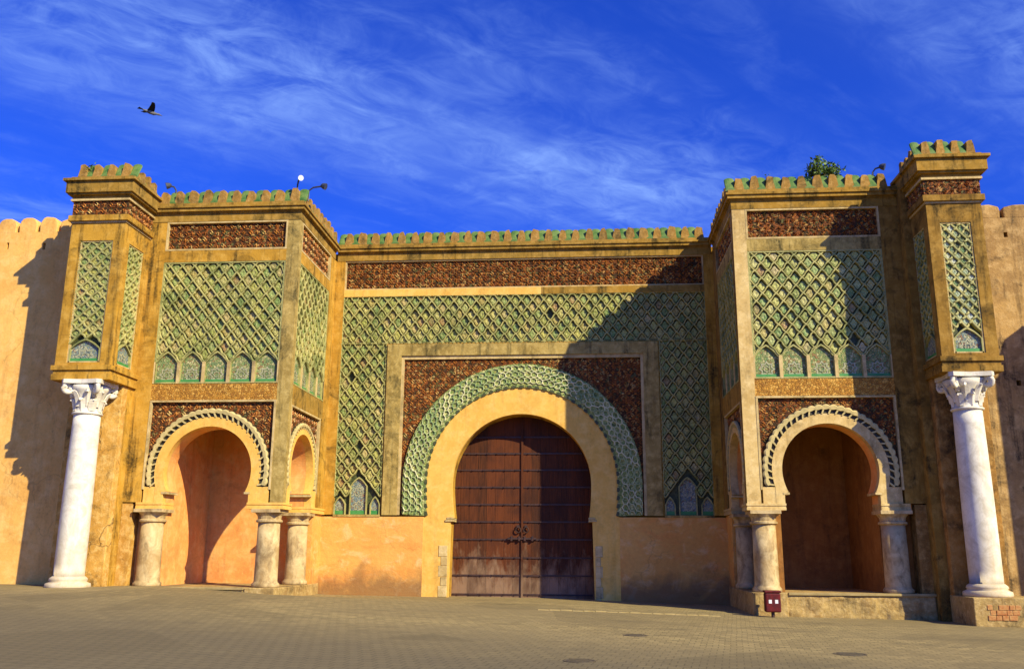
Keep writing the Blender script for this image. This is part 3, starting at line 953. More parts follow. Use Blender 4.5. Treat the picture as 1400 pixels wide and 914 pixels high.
# red mosaic spandrel inside the frame
bm = bmesh.new()
prism(bm, CF, [(-5.3, 3.42)] + [(u, v) for u, v in RO] + [(5.3, 3.42), (5.3, 10.3), (-5.3, 10.3)], -0.31, -0.12)
sp = build('spandrel_mosaic', bm, 'red', gate)
scrolls('carved_scroll', CF, lambda u, v: not inside(horseshoe(0.02, 4.8, 5.18, 3.42, 0.3), u, v), -5.22, 5.22, 3.45, 10.2, -0.12, 95, 'red_scroll', sp, 0.05, 0.11, 0.03, 12)
# rectangular frame
def frame_u(fr, ui, uo, vb, vi, vo, w0, w1, name, mat, parent, c=0.0):
    bm = bmesh.new()
    prism(bm, fr, [(c - uo, vb), (c - ui, vb), (c - ui, vi), (c + ui, vi), (c + ui, vb), (c + uo, vb), (c + uo, vo), (c - uo, vo)], w0, w1)
    return build(name, bm, mat, parent)
fr_main = frame_u(CF, 5.32, 5.96, 3.40, 10.34, 10.86, -0.31, 0.05, 'alfiz_frame', 'stone', gate)
frame_u(CF, 5.20, 5.321, 3.41, 10.18, 10.341, -0.31, -0.02, 'inner_fillet', 'trim', fr_main)
frame_u(CF, 5.961, 6.04, 3.40, 10.861, 10.93, -0.31, -0.02, 'outer_fillet', 'ochre_dark', fr_main)
# green lattice round the frame
bud = [300]
n1 = [(-7.40, -6.64, 3.42, 4.62, 5.02), (6.64, 7.40, 3.42, 4.62, 5.02)]
n2 = [(-8.08, -7.56, 3.42, 3.85, 4.2), (-6.50, -6.06, 3.42, 3.85, 4.2), (6.06, 6.50, 3.42, 3.85, 4.2), (7.56, 8.08, 3.42, 3.85, 4.2)]
def keep_c(side):
    def k(u, v):
        for a, b, c, d, e in n1 + n2:
            um, hw = (a + b) / 2, (b - a) / 2 + 0.08
            if abs(u - um) < hw and v < d + (e - d) * (1 - abs(u - um) / hw) + 0.20: return False
        return v > 3.5
    return k
CW, CH = 0.505, 0.62
pan_m = lattice(gate, CF, -8.08, 8.08, 10.93, 13.10, CW, CH, 0.0, 10.98, lambda u, v: True, 'tile', wr=-0.01, budget=bud)
for s in (-1, 1):
    a, b = (-8.08, -6.04) if s < 0 else (6.04, 8.08)
    pan = lattice(gate, CF, a, b, 3.42, 10.93 - 0.003, CW, CH, 0.0, 10.98 - 12 * CH, keep_c(s), 'tile', wr=-0.01, budget=bud)
    for q in n1:
        if q[0] * s > 0: niche(pan, CF, *q, -0.15, 'niche_blue')
    for q in n2:
        if q[0] * s > 0: niche(pan, CF, *q, -0.15, 'niche_blue')
    bm = bmesh.new(); rect(bm, CF, a, b, 3.33, 3.42, -0.31, 0.03); o = build('panel_sill', bm, 'stone', gate)
# corner pilasters, bands, frieze
for s in (-1, 1):
    bm = bmesh.new(); rect(bm, CF, s * 8.08, s * 8.7, 3.42, 14.80, -0.31, 0.0)
    build('corner_pilaster', bm, 'ochre', gate)
bm = bmesh.new(); rect(bm, CF, -8.08, 8.08, 13.10, 13.42, -0.31, 0.0); bd = build('band', bm, 'cream', gate)
bm = bmesh.new(); rect(bm, CF, 0.9, 8.08, 13.105, 13.415, -0.1, 0.012); build('stained_stretch', bm, 'ochre_dark', bd)
bm = bmesh.new(); rect(bm, CF, -8.1, 8.1, 13.42, 14.80, -0.31, -0.12); fz = build('frieze', bm, 'red', gate)
scrolls('carved_scroll', CF, lambda u, v: True, -8.0, 8.0, 13.48, 14.72, -0.12, 60, 'red_scroll', fz, 0.07, 0.20, 0.045, 13)
bm = bmesh.new(); frame_rect(bm, CF, -8.08, 8.08, 13.42, 14.80, 0.06, -0.31, -0.03); build('frieze_fillet', bm, 'trim', fz)
def cornice_front(fr, u0, u1, v, parent, ends=(0, 0)):
    bm = bmesh.new()
    for a, b, w_ in ((0.0, 0.34, 0.02), (0.34, 0.40, 0.06), (0.40, 0.54, 0.16), (0.54, 0.62, 0.22), (0.62, 0.76, 0.12)):
        rect(bm, fr, u0 - ends[0] * w_, u1 + ends[1] * w_, v + a, v + b, -0.5 if a else -0.4, w_)
    return build('cornice', bm, 'ochre_dark', parent)
cor = cornice_front(CF, -8.45, 8.45, 14.80, gate)
merlon_row(cor, CF, -8.25, 8.25, 15.55, 0.06, 0.605, 0.58, 0.26, seed=5)
bm = bmesh.new(); box(bm, -8.45, 8.45, 0.55, 3, 15.2, 15.5); build('roof_slab', bm, 'ochre_dark', gate)
# plastered base
for s in (-1, 1):
    bm = bmesh.new()
    rect(bm, CF, s * 4.15, s * 9.2, -0.5, 3.335, -0.31, 0.0)
    build('base_plaster', bm, 'base', gate)
# doors
DY = -0.98
DP = [(u * 0.995, v) for u, v in DOOR]
bm = bmesh.new(); rect(bm, CF, -3.3, 3.3, -0.4, 8.0, -1.5, DY - 0.13); build('door_backing', bm, 'dark', gate)
def col_clip(a, b):
    P = clip_poly([(u * 1.02, v if v < 4.75 else 4.75 + (v - 4.75) * 1.02) for u, v in DOOR], a, b, -0.3, 9)
    return P
for s in (-1, 1):
    bm = bmesh.new()
    P = col_clip(-3.2, -0.01) if s < 0 else col_clip(0.01, 3.2)
    prism(bm, CF, P, DY - 0.125, DY - 0.06)
    leaf = build('door_leaf', bm, 'wood', gate)
    npl = 8
    for i in range(npl):
        a, b = sorted((s * (0.03 + 3.05 * i / npl), s * (0.03 + 3.05 * (i + 1) / npl - 0.007)))
        P = col_clip(a, b)
        if len(P) < 3: continue
        bm = bmesh.new(); prism(bm, CF, P, DY - 0.06, DY - 0.004 * (i % 3)); o = build('plank', bm, 'wood', leaf)
    for zc_ in (0.14, 0.92, 1.66, 2.42, 3.16, 3.9, 4.64, 5.38, 6.1, 6.82):
        half = max([abs(u) for u, v in DOOR if abs(v - zc_) < 0.5] or [3.0])
        if zc_ > 4.75: half = math.sqrt(max(2.97 ** 2 - (zc_ + 0.06 - 4.75) ** 2, 0))
        bm = bmesh.new()
        a, b = sorted((s * 0.05, s * min(half, 2.99)))
        rect(bm, CF, a, b, zc_ - 0.034, zc_ + 0.034, DY - 0.02, DY + 0.03)
        for k in range(6):
            uc = a + (b - a) * (k + 0.5) / 6
            P = [(uc + 0.035 * math.cos(t * math.pi / 3), zc_ + 0.035 * math.sin(t * math.pi / 3)) for t in range(6)]
            prism(bm, CF, P, DY + 0.02, DY + 0.06)
        build('strap', bm, 'iron', leaf)
    bm = bmesh.new()
    cu, cv = s * 0.17, 2.82
    pts = [CF.p(cu + 0.11 * math.cos(t * math.pi / 8), cv + 0.11 * math.sin(t * math.pi / 8), DY + 0.09) for t in range(17)]
    tube(bm, pts, 0.026, 6)
    P = [(cu + 0.07 * math.cos(t * math.pi / 4), cv + 0.15 + 0.07 * math.sin(t * math.pi / 4)) for t in range(8)]
    prism(bm, CF, P, DY - 0.02, DY + 0.1)
    build('knocker_ring', bm, 'iron', leaf)
bm = bmesh.new(); rect(bm, CF, -0.045, 0.045, -0.3, 7.66, DY - 0.05, DY + 0.07); build('meeting_stile', bm, 'wood', gate)
bm = bmesh.new()
rect(bm, CF, -0.62, 0.62, 2.42, 2.5, DY + 0.02, DY + 0.12)
for u in (-0.45, -0.12, 0.12, 0.45): rect(bm, CF, u - 0.04, u + 0.04, 2.36, 2.56, DY + 0.01, DY + 0.14)
build('bolt_bar', bm, 'iron', gate)

# ================================================================== BASTIONS
def short_column(parent, cx, cy, zb, zt, r=0.43, plinth=None):
    bm = bmesh.new()
    lathe(bm, cx, cy, [(r + 0.07, zb), (r + 0.08, zb + 0.05), (r + 0.08, zb + 0.12), (r + 0.02, zb + 0.18), (r, zb + 0.24), (r * 0.98, zb + 1.2), (r * 0.95, zt - 0.5)])
    sh = build('column', bm, 'old_marble', parent, True)
    bm = bmesh.new()
    lathe(bm, cx, cy, [(r * 0.95, zt - 0.502), (r + 0.06, zt - 0.46), (r + 0.06, zt - 0.40), (r, zt - 0.36), (r + 0.02, zt - 0.24), (r + 0.10, zt - 0.14), (r + 0.12, zt - 0.12)])
    box(bm, cx - r - 0.11, cx + r + 0.11, cy - r - 0.11, cy + r + 0.11, zt - 0.121, zt)
    build('capital', bm, 'old_marble', sh)
    if plinth is not None:
        bm = bmesh.new(); box(bm, cx - r - 0.13, cx + r + 0.13, cy - r - 0.19, cy + r + 0.12, plinth, zb - 0.004)
        build('plinth_block', bm, 'plinth', sh, bevel=0.03)
    return sh
def bell_r(t): return 0.44 + 0.10 * t + 0.16 * t ** 3
def tall_column(parent, cx, cy, zb):
    r = 0.515
    bm = bmesh.new()
    prof = [(r, zb + 0.001)]
    for i in range(13):
        t = i / 12
        prof.append((r * (1 - 0.10 * t + 0.03 * math.sin(math.pi * t)), zb + (6.70 - zb) * t))
    lathe(bm, cx, cy, prof, 40)
    col = build('column', bm, 'marble', parent, True)
    bm = bmesh.new()
    lathe(bm, cx, cy, [(0.74, zb - 0.36), (0.76, zb - 0.30), (0.74, zb - 0.20), (0.66, zb - 0.17), (0.60, zb - 0.13), (0.64, zb - 0.08), (0.62, zb - 0.02), (0.53, zb + 0.05)], 40)
    build('base', bm, 'marble', col, True)
    # capital: necking ring, bell, two rings of curling leaves, four volutes, abacus
    bm = bmesh.new()
    lathe(bm, cx, cy, [(0.47, 6.69), (0.53, 6.72), (0.53, 6.77), (0.46, 6.80), (0.45, 6.9)] + [(bell_r(t), 6.9 + 0.85 * t) for t in (0.2, 0.4, 0.6, 0.8, 1.0)], 32)
    cap = build('capital', bm, 'marble', col, True)
    for ring, (n, z0, h, wd, out) in enumerate(((8, 6.82, 0.46, 0.22, 0.13), (8, 6.98, 0.60, 0.20, 0.17))):
        bm = bmesh.new()
        for i in range(n):
            a = 2 * math.pi * (i + 0.5 * ring) / n
            d = Vector((math.cos(a), math.sin(a), 0)); tt = Vector((-math.sin(a), math.cos(a), 0))
            rows = []
            for j in range(8):
                t = j / 7
                z = z0 + h * (min(t, 0.8) / 0.8) - (0.10 * ((t - 0.8) / 0.2) if t > 0.8 else 0)
                o_ = bell_r(max(0, (z - 6.9) / 0.85)) + 0.02 + out * t ** 2.2
                ww = wd * (0.75 + 0.5 * math.sin(math.pi * min(t * 1.1, 1))) * (1 - 0.55 * max(0, t - 0.7) / 0.3) / 2
                c = Vector((cx, cy, z)) + d * o_
                rows.append([bm.verts.new(c - tt * ww - d * 0.03), bm.verts.new(c + d * 0.025), bm.verts.new(c + tt * ww - d * 0.03)])
            for A, B in zip(rows, rows[1:]):
                for k in range(2): bm.faces.new((A[k], A[k + 1], B[k + 1], B[k]))
        o = build('acanthus_leaf', bm, 'marble', None, recalc=True)
        o.parent = col
        md = o.modifiers.new('solid', 'SOLIDIFY'); md.thickness = 0.035
    for k in range(4):
        a = math.pi / 4 + k * math.pi / 2
        d = Vector((math.cos(a), math.sin(a), 0)); tt = Vector((-math.sin(a), math.cos(a), 0))
        bm = bmesh.new()
        pts = []
        for j in range(22):
            t = j / 21
            th = math.pi * 0.5 - t * math.pi * 3.2
            rr = 0.19 * (1 - 0.72 * t)
            pts.append(Vector((cx, cy, 7.62)) + d * (0.66 + 0.10 + rr * math.cos(th)) + Vector((0, 0, rr * math.sin(th))))
        pts = [Vector((cx, cy, 7.30)) + d * 0.60, Vector((cx, cy, 7.58)) + d * 0.62] + pts
        tube(bm, pts, [0.07, 0.085] + [0.095 - 0.0025 * j for j in range(22)], 8)
        o = build('volute', bm, 'marble', None, True); o.parent = col
    bm = bmesh.new()
    P = []
    for k in range(4):
        a = math.pi / 4 + k * math.pi / 2
        for da, rr in ((-0.09, 0.98), (0.09, 0.98), (0.45, 0.72), (0.785, 0.66), (1.12, 0.72)):
            P.append((cx + rr * math.cos(a + da), cy + rr * math.sin(a + da)))
    lo = [bm.verts.new((x, y, 7.80)) for x, y in P]; hi = [bm.verts.new((x, y, 7.95)) for x, y in P]
    bm.faces.new(lo[::-1]); bm.faces.new(hi)
    for i in range(len(P)):
        j = (i + 1) % len(P); bm.faces.new((lo[i], lo[j], hi[j], hi[i]))
    build('abacus', bm, 'marble', col)
    return col

def braid(fr, cu, cz, R0, R1, zb, parent, n):
    """scalloped pale band; slanting teeth below it leave a row of dark holes"""
    lo = math.asin(min((cz - zb) / R1, 1))
    a0, a1 = math.pi + lo, -lo
    Rm = R0 + (R1 - R0) * 0.50
    out, inn = [], []
    K = n * 6
    for i in range(K + 1):
        a = a0 + (a1 - a0) * i / K
        r = R1 - 0.055 * (1 - abs(math.sin(math.pi * n * i / K)))
        out.append((cu + r * math.cos(a), cz + r * math.sin(a)))
        r = Rm - 0.03 * abs(math.sin(math.pi * n * i / K + 0.6))
        inn.append((cu + r * math.cos(a), cz + r * math.sin(a)))
    bm = bmesh.new()
    for w0, w1 in ((-0.06, 0.05),):
        va = [[bm.verts.new(fr.p(u, v, w)) for u, v in P] for P, w in ((out, w0), (out, w1 - 0.03), ([(u + (x - u) * .3, v + (y - v) * .3) for (u, v), (x, y) in zip(out, inn)], w1), (inn, w1 - 0.01), (inn, w0))]
        for A, B in zip(va, va[1:]):
            for i in range(K): bm.faces.new((A[i], A[i + 1], B[i + 1], B[i]))
    build('scalloped_band', bm, 'rope', parent)
    for i in range(n + 1):
        am = a0 + (a1 - a0) * i / n
        da = 0.20 / n * 2.2
        sl = 0.30 / n * 2.2
        P = []
        for r, a in ((R0 - 0.01, am - da + sl), (R0 - 0.01, am + da + sl), (Rm + 0.02, am + da - sl), (Rm + 0.02, am - da - sl)):
            P.append((cu + r * math.cos(a), cz + r * math.sin(a)))
        bm = bmesh.new(); prism(bm, fr, P, -0.06, 0.03); build('tooth', bm, 'rope', parent)

def arch_face(root, fr, u0, u1, cu, r, cz, zpinch, hw_low, top, nper, box_top):
    """arch dressing on one bastion face: archivolt, dark ground, braid, red spandrel"""
    A = horseshoe(cu, cz, r, zpinch)
    prof = [(cu - hw_low, 3.40), (cu - hw_low, zpinch - 0.08), (cu - hw_low + 0.09, zpinch - 0.04)] + A + [(cu + hw_low - 0.09, zpinch - 0.04), (cu + hw_low, zpinch - 0.08), (cu + hw_low, 3.40)]
    return prof

def bastion(s, label):
    LEFT = s < 0
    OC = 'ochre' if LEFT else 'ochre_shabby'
    root = empty('gate_bastion', (s * 11.6, -5.4, gz(s * 11.6, -5.4)))
    tag(root, label, 'bastion', 'bastions flanking the gate')
    YF = -5.43
    ff = Fr((0, YF, 0), (s, 0, 0), (0, -1, 0))
    fs = Fr((s * HB, 0, 0), (0, -1, 0), (-s, 0, 0))
    UO = 14.75
    # ---- front wall with horseshoe arch
    cu, r, cz, zp = 11.5, 1.70, 4.80, 4.05
    prof = arch_face(root, ff, 8.5, UO, cu, r, cz, zp, 1.66, 7.45, 30, 7.45)
    bm = bmesh.new()
    prism(bm, ff, [(8.80, 3.40)] + prof + [(UO, 3.40), (UO, 15.25), (8.80, 15.25)], -1.0, -0.30)
    build('front_wall', bm, 'orange', root)
    # ---- inner side wall with arch
    cs, rs = 3.28, 1.45
    profs = arch_face(root, fs, 0, 5.43, cs, rs, 4.98, 4.15, 1.38, 7.3, 26, 7.3)
    profs = [(a, 3.404 if b == 3.40 else b) for a, b in profs]
    bm = bmesh.new()
    prism(bm, fs, [(-0.1, 3.404)] + profs + [(5.13, 3.404), (5.13, 15.247), (-0.1, 15.247)], -1.0, -0.30)
    build('side_wall', bm, 'orange', root)
    # ---- chamber
    bm = bmesh.new()
    box(bm, s * 9.4, s * 13.4, -0.9, -0.3, -0.4, 7.4)
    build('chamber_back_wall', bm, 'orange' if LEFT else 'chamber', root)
    bm = bmesh.new()
    box(bm, s * 13.22, s * 14.74, -4.8, 0.2, -0.6, 3.399)
    box(bm, s * 13.225, s * 14.73, -4.42, 0.19, 3.3, 15.2)
    build('chamber_outer_wall', bm, 'orange' if LEFT else 'chamber', root)
    bm = bmesh.new(); box(bm, s * 9.0, s * 14.0, -4.9, -0.4, 7.2, 7.5); build('chamber_ceiling', bm, 'orange' if LEFT else 'chamber', root)
    if not LEFT:
        bm = bmesh.new(); box(bm, 9.52, 9.75, -4.9, -0.5, 0.5, 7.3); build('added_blind_wall', bm, 'chamber', root)  # added behind the side arch to stop sun crossing onto the gate
    bm = bmesh.new(); box(bm, s * 8.56, s * 9.5, -1.35, 0.1, -0.5, 3.395); build('jamb_wall', bm, 'base', root)
    bm = bmesh.new(); box(bm, s * 9.0, s * 14.7, -4.9, 4, 15.1, 15.45); build('roof_slab', bm, 'ochre_dark', root)
    # plinth the columns stand on
    bm = bmesh.new()
    box(bm, s * 8.52, s * 14.7, -5.52, -0.1, -0.7, 0.58)
    pl = build('plinth', bm, 'plinth', root, bevel=0.04)
    from mathutils import noise as mn
    rg = random.Random(4 + s)
    nu, nv = 84, 14
    VV, FF = [], []
    for j in range(nv + 1):
        for i in range(nu + 1):
            u_, v_ = 9.70 + 4.98 * i / nu, -0.6 + 1.10 * j / nv
            d_ = 0.06 * mn.fractal(Vector((u_ * 1.6, v_ * 2.6, s * 4.0)), 1.0, 2.0, 4) + 0.05 * mn.cell(Vector((u_ * 1.3 + (int(v_ * 2.4 + 9) % 2) * 0.5, v_ * 2.4, 2.0)))
            VV.append(ff.p(u_, v_, 0.115 + max(-0.02, d_) if 0 < i < nu and j < nv else 0.08))
    for j in range(nv):
        for i in range(nu):
            q = j * (nu + 1) + i
            f_ = (q, q + 1, q + nu + 2, q + nu + 1)
            FF.append(f_ if s > 0 else f_[::-1])
    pydata('rubble_face', VV, FF, 'plinth', pl, True)
    bm = bmesh.new(); rect(bm, ff, 9.72, 14.69, 0.498, 0.586, 0.03, 0.17); build('plinth_coping', bm, 'kerb', pl, bevel=0.015)
    # ---- columns
    short_column(root, s * 9.12, YF + 0.46, 0.58, 3.40, 0.43, -0.6)
    short_column(root, s * 13.62, YF + 0.40, 0.58, 3.40, 0.43)
    short_column(root, s * 9.02, -1.80, 0.58, 3.40, 0.42)
    # ---- springer blocks with mouldings
    for q in range(3):
        bm = bmesh.new()
        for k, (a, b, o_) in enumerate(((3.402, 3.50, 0.03), (3.50, 3.56, 0.01), (3.56, 3.64, 0.035))):
            if q == 0: rect(bm, ff, 8.5 - o_, cu - 1.66 + o_ * 0.6, a, b, -0.99, 0.01 + o_)
            if q == 1: rect(bm, ff, cu + 1.66 - o_ * 0.6, 14.15, a, b, -0.99, 0.01 + o_)
            if q == 2: rect(bm, fs, -0.02, cs - 1.38 + o_ * 0.6, a + 0.004, b + 0.004, -0.99, 0.006 + o_)
        build('springer_moulding', bm, 'cream' if LEFT else 'pale', root)
    for sg in (-1, 1):
        a, b = sorted((cu + sg * 1.49, cu + sg * 1.72))
        bm = bmesh.new(); rect(bm, ff, a, b, zp - 0.10, zp - 0.02, -0.98, 0.012); build('impost_ledge', bm, 'trim', root)
        a, b = sorted((cs + sg * 1.2, cs + sg * 1.42))
        bm = bmesh.new(); rect(bm, fs, a, b, 4.04, 4.12, -0.98, 0.012); build('impost_ledge', bm, 'trim', root)
    # ---- arch dressing, front
    def dress(fr, u0, u1, cu, r, cz, zp, prof, top, zlow, periods, wd, seed):
        R0, R1 = (r + 0.36, r + 0.70) if wd == 0 else (r + 0.22, r + 0.46)
        A = horseshoe(cu, cz, R0, zlow)
        bm = bmesh.new()
        prism(bm, fr, [(u0, 3.645)] + [(A[0][0], 3.645)] + A + [(A[-1][0], 3.645), (u1, 3.645)] + [(u1, 3.642)] + [q for q in prof[::-1] if q[1] > 3.65] + [(u0, 3.642)] if False else
              [(A[0][0], 3.41)] + A + [(A[-1][0], 3.41)] + prof[::-1], -0.31, 0.0)
        av = build('archivolt', bm, 'cream' if LEFT else 'pale', root)
        B = horseshoe(cu, cz, R1, zlow)
        bm = bmesh.new(); prism(bm, fr, B + A[::-1], -0.31, -0.055); build('braid_ground', bm, 'dark', av)
        braid(fr, cu, cz, R0, R1, zlow + 0.02, av, periods)
        for a, b in ((u0, A[0][0]), (A[-1][0], u1)):
            if b - a > 0.02:
                bm = bmesh.new(); rect(bm, fr, a, b, 3.642, zlow, -0.31, -0.01)
                build('springer_block', bm, 'cream' if LEFT else 'pale', root)
        bm = bmesh.new()
        lo = [q for q in B if u0 < q[0] < u1]
        P = [(u0, zlow)]
        if lo[0][0] > u0 + 0.01 and lo[0] == B[0]: P += []
        P += lo + [(u1, zlow), (u1, top), (u0, top)]
        prism(bm, fr, P, -0.31, -0.11)
        sp = build('spandrel', bm, 'red', root)
        Bx = horseshoe(cu, cz, R1 + 0.04, zlow)
        scrolls('carved_scroll', fr, lambda u, v: not inside(Bx, u, v), u0 + 0.03, u1 - 0.03, zlow, top - 0.03, -0.11, 90, 'red_scroll', sp, 0.045, 0.10, 0.03, seed)
        bm = bmesh.new()
        rect(bm, fr, u0 - 0.08, u1 + 0.08, top, top + 0.07, -0.31, 0.02)
        rect(bm, fr, u0 - 0.08, u0, zlow - 0.1, top, -0.31, 0.015)
        rect(bm, fr, u1, u1 + 0.08, zlow - 0.1, top, -0.31, 0.015)
        build('spandrel_fillet', bm, 'trim', sp)
    dress(ff, 9.08, 13.92, cu, r, cz, zp, prof, 7.44, 4.22, 31, 0, 21 + s)
    dress(fs, 1.28, 5.02, cs, rs, 4.98, 4.15, profs, 7.30, 4.30, 31, 1, 31 + s)
    # ---- pilasters
    bm = bmesh.new(); rect(bm, ff, HB, 9.0, 3.645, 14.80, -0.31, 0.0); build('corner_pilaster', bm, 'stone' if LEFT else 'pale', root)
    bm = bmesh.new(); rect(bm, ff, 14.0, UO, 3.645, 14.80, -0.31, 0.0); build('corner_pilaster', bm, OC, root)
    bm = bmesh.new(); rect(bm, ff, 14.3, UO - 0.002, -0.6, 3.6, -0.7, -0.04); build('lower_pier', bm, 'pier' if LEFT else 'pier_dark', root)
    for a, b, c in ((5.08, 5.425, 0.003), (-0.05, 0.92, 0.0)):
        bm = bmesh.new(); rect(bm, fs, a, b, 3.645, 14.80, -0.31, c)
        build('side_pilaster', bm, 'stone' if LEFT and a > 1 else OC, root)
    # ---- bands
    def bands(fr, u0, u1, zs, seed, budget, W, H, nn, side):
        b0, b1, g0, g1, f0, f1 = zs
        bm = bmesh.new(); rect(bm, fr, u0, u1, b0, b1, -0.31, -0.005)
        build('lower_band', bm, 'carved_ochre' if not side else 'ochre_dark', root)
        bm = bmesh.new(); rect(bm, fr, u0, u1, g1, f0, -0.31, 0.0); build('upper_band', bm, 'ochre' if LEFT else 'stone', root)
        bm = bmesh.new(); rect(bm, fr, u0, u1, f0, f1, -0.31, -0.11); fz = build('frieze', bm, 'red', root)
        scrolls('carved_scroll', fr, lambda u, v: True, u0 + 0.1, u1 - 0.1, f0 + 0.06, f1 - 0.06, -0.11, 60, 'red_scroll', fz, 0.07, 0.20, 0.045, seed)
        bm = bmesh.new(); frame_rect(bm, fr, u0, u1, f0, f1, 0.07, -0.31, 0.008); build('frieze_fillet', bm, 'trim', fz)
        sill = g0 + 0.86
        def keep(u, v):
            if v < sill + 0.02: return False
            if v < sill + H * 0.75:
                k = (u - u0) / W
                return abs(k / 2 - round(k / 2)) < 0.2
            return True
        pan = lattice(root, fr, u0 + 0.06, u1 - 0.06, g0, g1, W, H, u0, sill, keep, 'tile' if LEFT else 'tile_pale', budget=budget)
        for i in range(nn):
            niche(pan, fr, u0 + 2 * W * i + 0.03, u0 + 2 * W * (i + 1) - 0.03, g0, sill - 0.04, sill + H * 0.72, -0.16)
        for i in range(nn + 1):
            c = u0 + 2 * W * i
            bm = bmesh.new(); rect(bm, fr, max(c - 0.06, u0 + 0.002), min(c + 0.06, u1 - 0.002), g0 + 0.002, sill, -0.14, -0.005)
            o = build('pillarette', bm, 'trim', None); o.parent = pan
        bm = bmesh.new(); frame_rect(bm, fr, u0, u1, g0, g1, 0.06, -0.31, -0.012); o = build('panel_fillet', bm, 'rib', None); o.parent = pan
    bud = [300]
    W = (13.96 - 9.02) / 10
    bands(ff, 9.0, 14.0, (7.52, 8.15, 8.17, 13.10, 13.58, 14.80), 41 + s, bud, 0.5, 0.60, 5, False)
    bands(fs, 0.92, 5.08, (7.38, 8.15, 8.17, 13.10, 13.58, 14.80), 51 + s, bud, 0.52, 0.60, 4, True)
    # ---- cornice and merlons
    bm = bmesh.new()
    for a, b, w_ in ((0.0, 0.34, 0.02), (0.34, 0.40, 0.06), (0.40, 0.54, 0.16), (0.54, 0.62, 0.22), (0.62, 0.76, 0.12)):
        z0, z1 = 14.80 + a, 14.80 + b
        box(bm, s * (HB - w_), s * UO, YF - w_, -0.25, z0, z1)
    co = build('cornice', bm, 'ochre_dark', root)
    merlon_row(co, ff, 8.5, 14.5, 15.55, 0.06, 0.60, 0.58, 0.26, seed=61 + s)
    merlon_row(co, fs, 0.2, 5.2, 15.55, 0.06, 0.58, 0.58, 0.26, seed=71 + s)
    # ---- corner turret carried by the tall marble column
    xi, xo = (14.66, 16.80) if LEFT else (14.98, 16.88)
    YT = -7.45
    tf = Fr((0, YT, 0), (s, 0, 0), (0, -1, 0))
    ti = Fr((s * xi, 0, 0), (0, -1, 0), (-s, 0, 0))
    to = Fr((s * xo, 0, 0), (0, -1, 0), (s, 0, 0))
    bm = bmesh.new(); box(bm, s * (xi + 0.28), s * (xo - 0.28), YT + 0.28, -5.0, 8.2, 15.6)
    box(bm, s * (UO - 0.05), s * (xo - 0.02), -5.9, -5.0, -0.6, 15.3)
    tur = build('turret', bm, OC, root)
    # framed faces
    pw = 0.42
    def face(fr, u0, u1, seed, budget):
        p0, p1 = u0 + pw, u1 - (pw if seed == 1 else 0.14)
        g0, g1 = 8.62, 13.36
        bm = bmesh.new()
        rect(bm, fr, u0, p0, 8.5, 14.06, -0.29, 0.0); rect(bm, fr, p1, u1, 8.5, 14.06, -0.29, 0.0)
        rect(bm, fr, p0, p1, g1, 14.06, -0.29, 0.0); rect(bm, fr, p0, p1, 8.5, g0, -0.29, 0.0)
        o = build('turret_frame', bm, OC, None); o.parent = tur
        n = max(2, round((p1 - p0) / 0.41)); W = (p1 - p0) / n; H = 0.40
        sl = g0 + 0.52
        um = (p0 + p1) / 2; hw = (p1 - p0) / 2
        pan = lattice(root, fr, p0, p1, g0, g1, W, H, um, sl, lambda u, v: v > sl + 0.12 + 0.42 * (1 - abs(u - um) / hw), 'tile_dark' if not LEFT else 'tile', wb=-0.18, wr=-0.03, rib=0.04, amp=0.0, budget=budget)
        niche(pan, fr, p0 + 0.05, p1 - 0.05, g0, sl, sl + 0.4, -0.15, 'niche_blue')
        bm = bmesh.new(); frame_rect(bm, fr, p0, p1, g0, g1, 0.05, -0.16, -0.03); o = build('panel_fillet', bm, 'trim', None); o.parent = pan
    face(tf, xi, xo, 1, bud)
    face(ti, 5.44, -YT - 0.291, 2, bud)
    bm = bmesh.new(); rect(bm, to, 5.0, -YT - 0.291, 8.5, 14.06, -0.29, 0.0); o = build('turret_flank', bm, OC, None); o.parent = tur
    def course(z0, z1, o_, mat, name, par=None):
        bm = bmesh.new(); box(bm, s * (xi - o_), s * (xo + o_), YT - o_, -5.2, z0, z1)
        q = build(name, bm, mat, None); q.parent = par or tur
        return q
    course(7.96, 8.17, 0.06, OC, 'turret_moulding'); course(8.17, 8.33, 0.02, OC, 'turret_moulding'); course(8.33, 8.50, 0.09, OC, 'turret_moulding')
    course(14.06, 14.14, 0.04, 'trim', 'turret_moulding'); course(14.14, 14.36, 0.12, OC, 'turret_moulding')
    course(14.36, 14.95, 0.03, 'red', 'turret_frieze')
    for k, fr, a, b in ((0, tf, xi, xo), (1, ti, 5.44, -YT)):
        o = scrolls('carved_scroll', fr, lambda u, v: True, a, b, 14.4, 14.92, 0.03, 110, 'red_scroll', None, 0.05, 0.11, 0.04, 81 + k + s)
        o.parent = tur
    course(14.95, 15.03, 0.11, 'trim', 'turret_moulding'); course(15.03, 15.17, 0.07, 'ochre_dark', 'turret_moulding'); course(15.17, 15.24, 0.20, 'ochre_dark', 'turret_moulding')
    course(15.24, 15.70, 0.27, 'ochre_dark', 'turret_cornice'); course(15.70, 15.80, 0.37, 'ochre_dark', 'turret_cornice'); course(15.80, 15.92, 0.16, 'ochre_dark', 'turret_cornice')
    merlon_row(tur, tf, xi - 0.1, xo + 0.1, 15.90, 0.06, 0.56, 0.60, 0.26, seed=91 + s)
    merlon_row(tur, ti, 5.3, -YT - 0.1, 15.90, 0.06, 0.50, 0.60, 0.26, seed=93 + s)
    merlon_row(tur, to, 5.3, -YT - 0.1, 15.90, 0.06, 0.50, 0.60, 0.26, seed=95 + s)
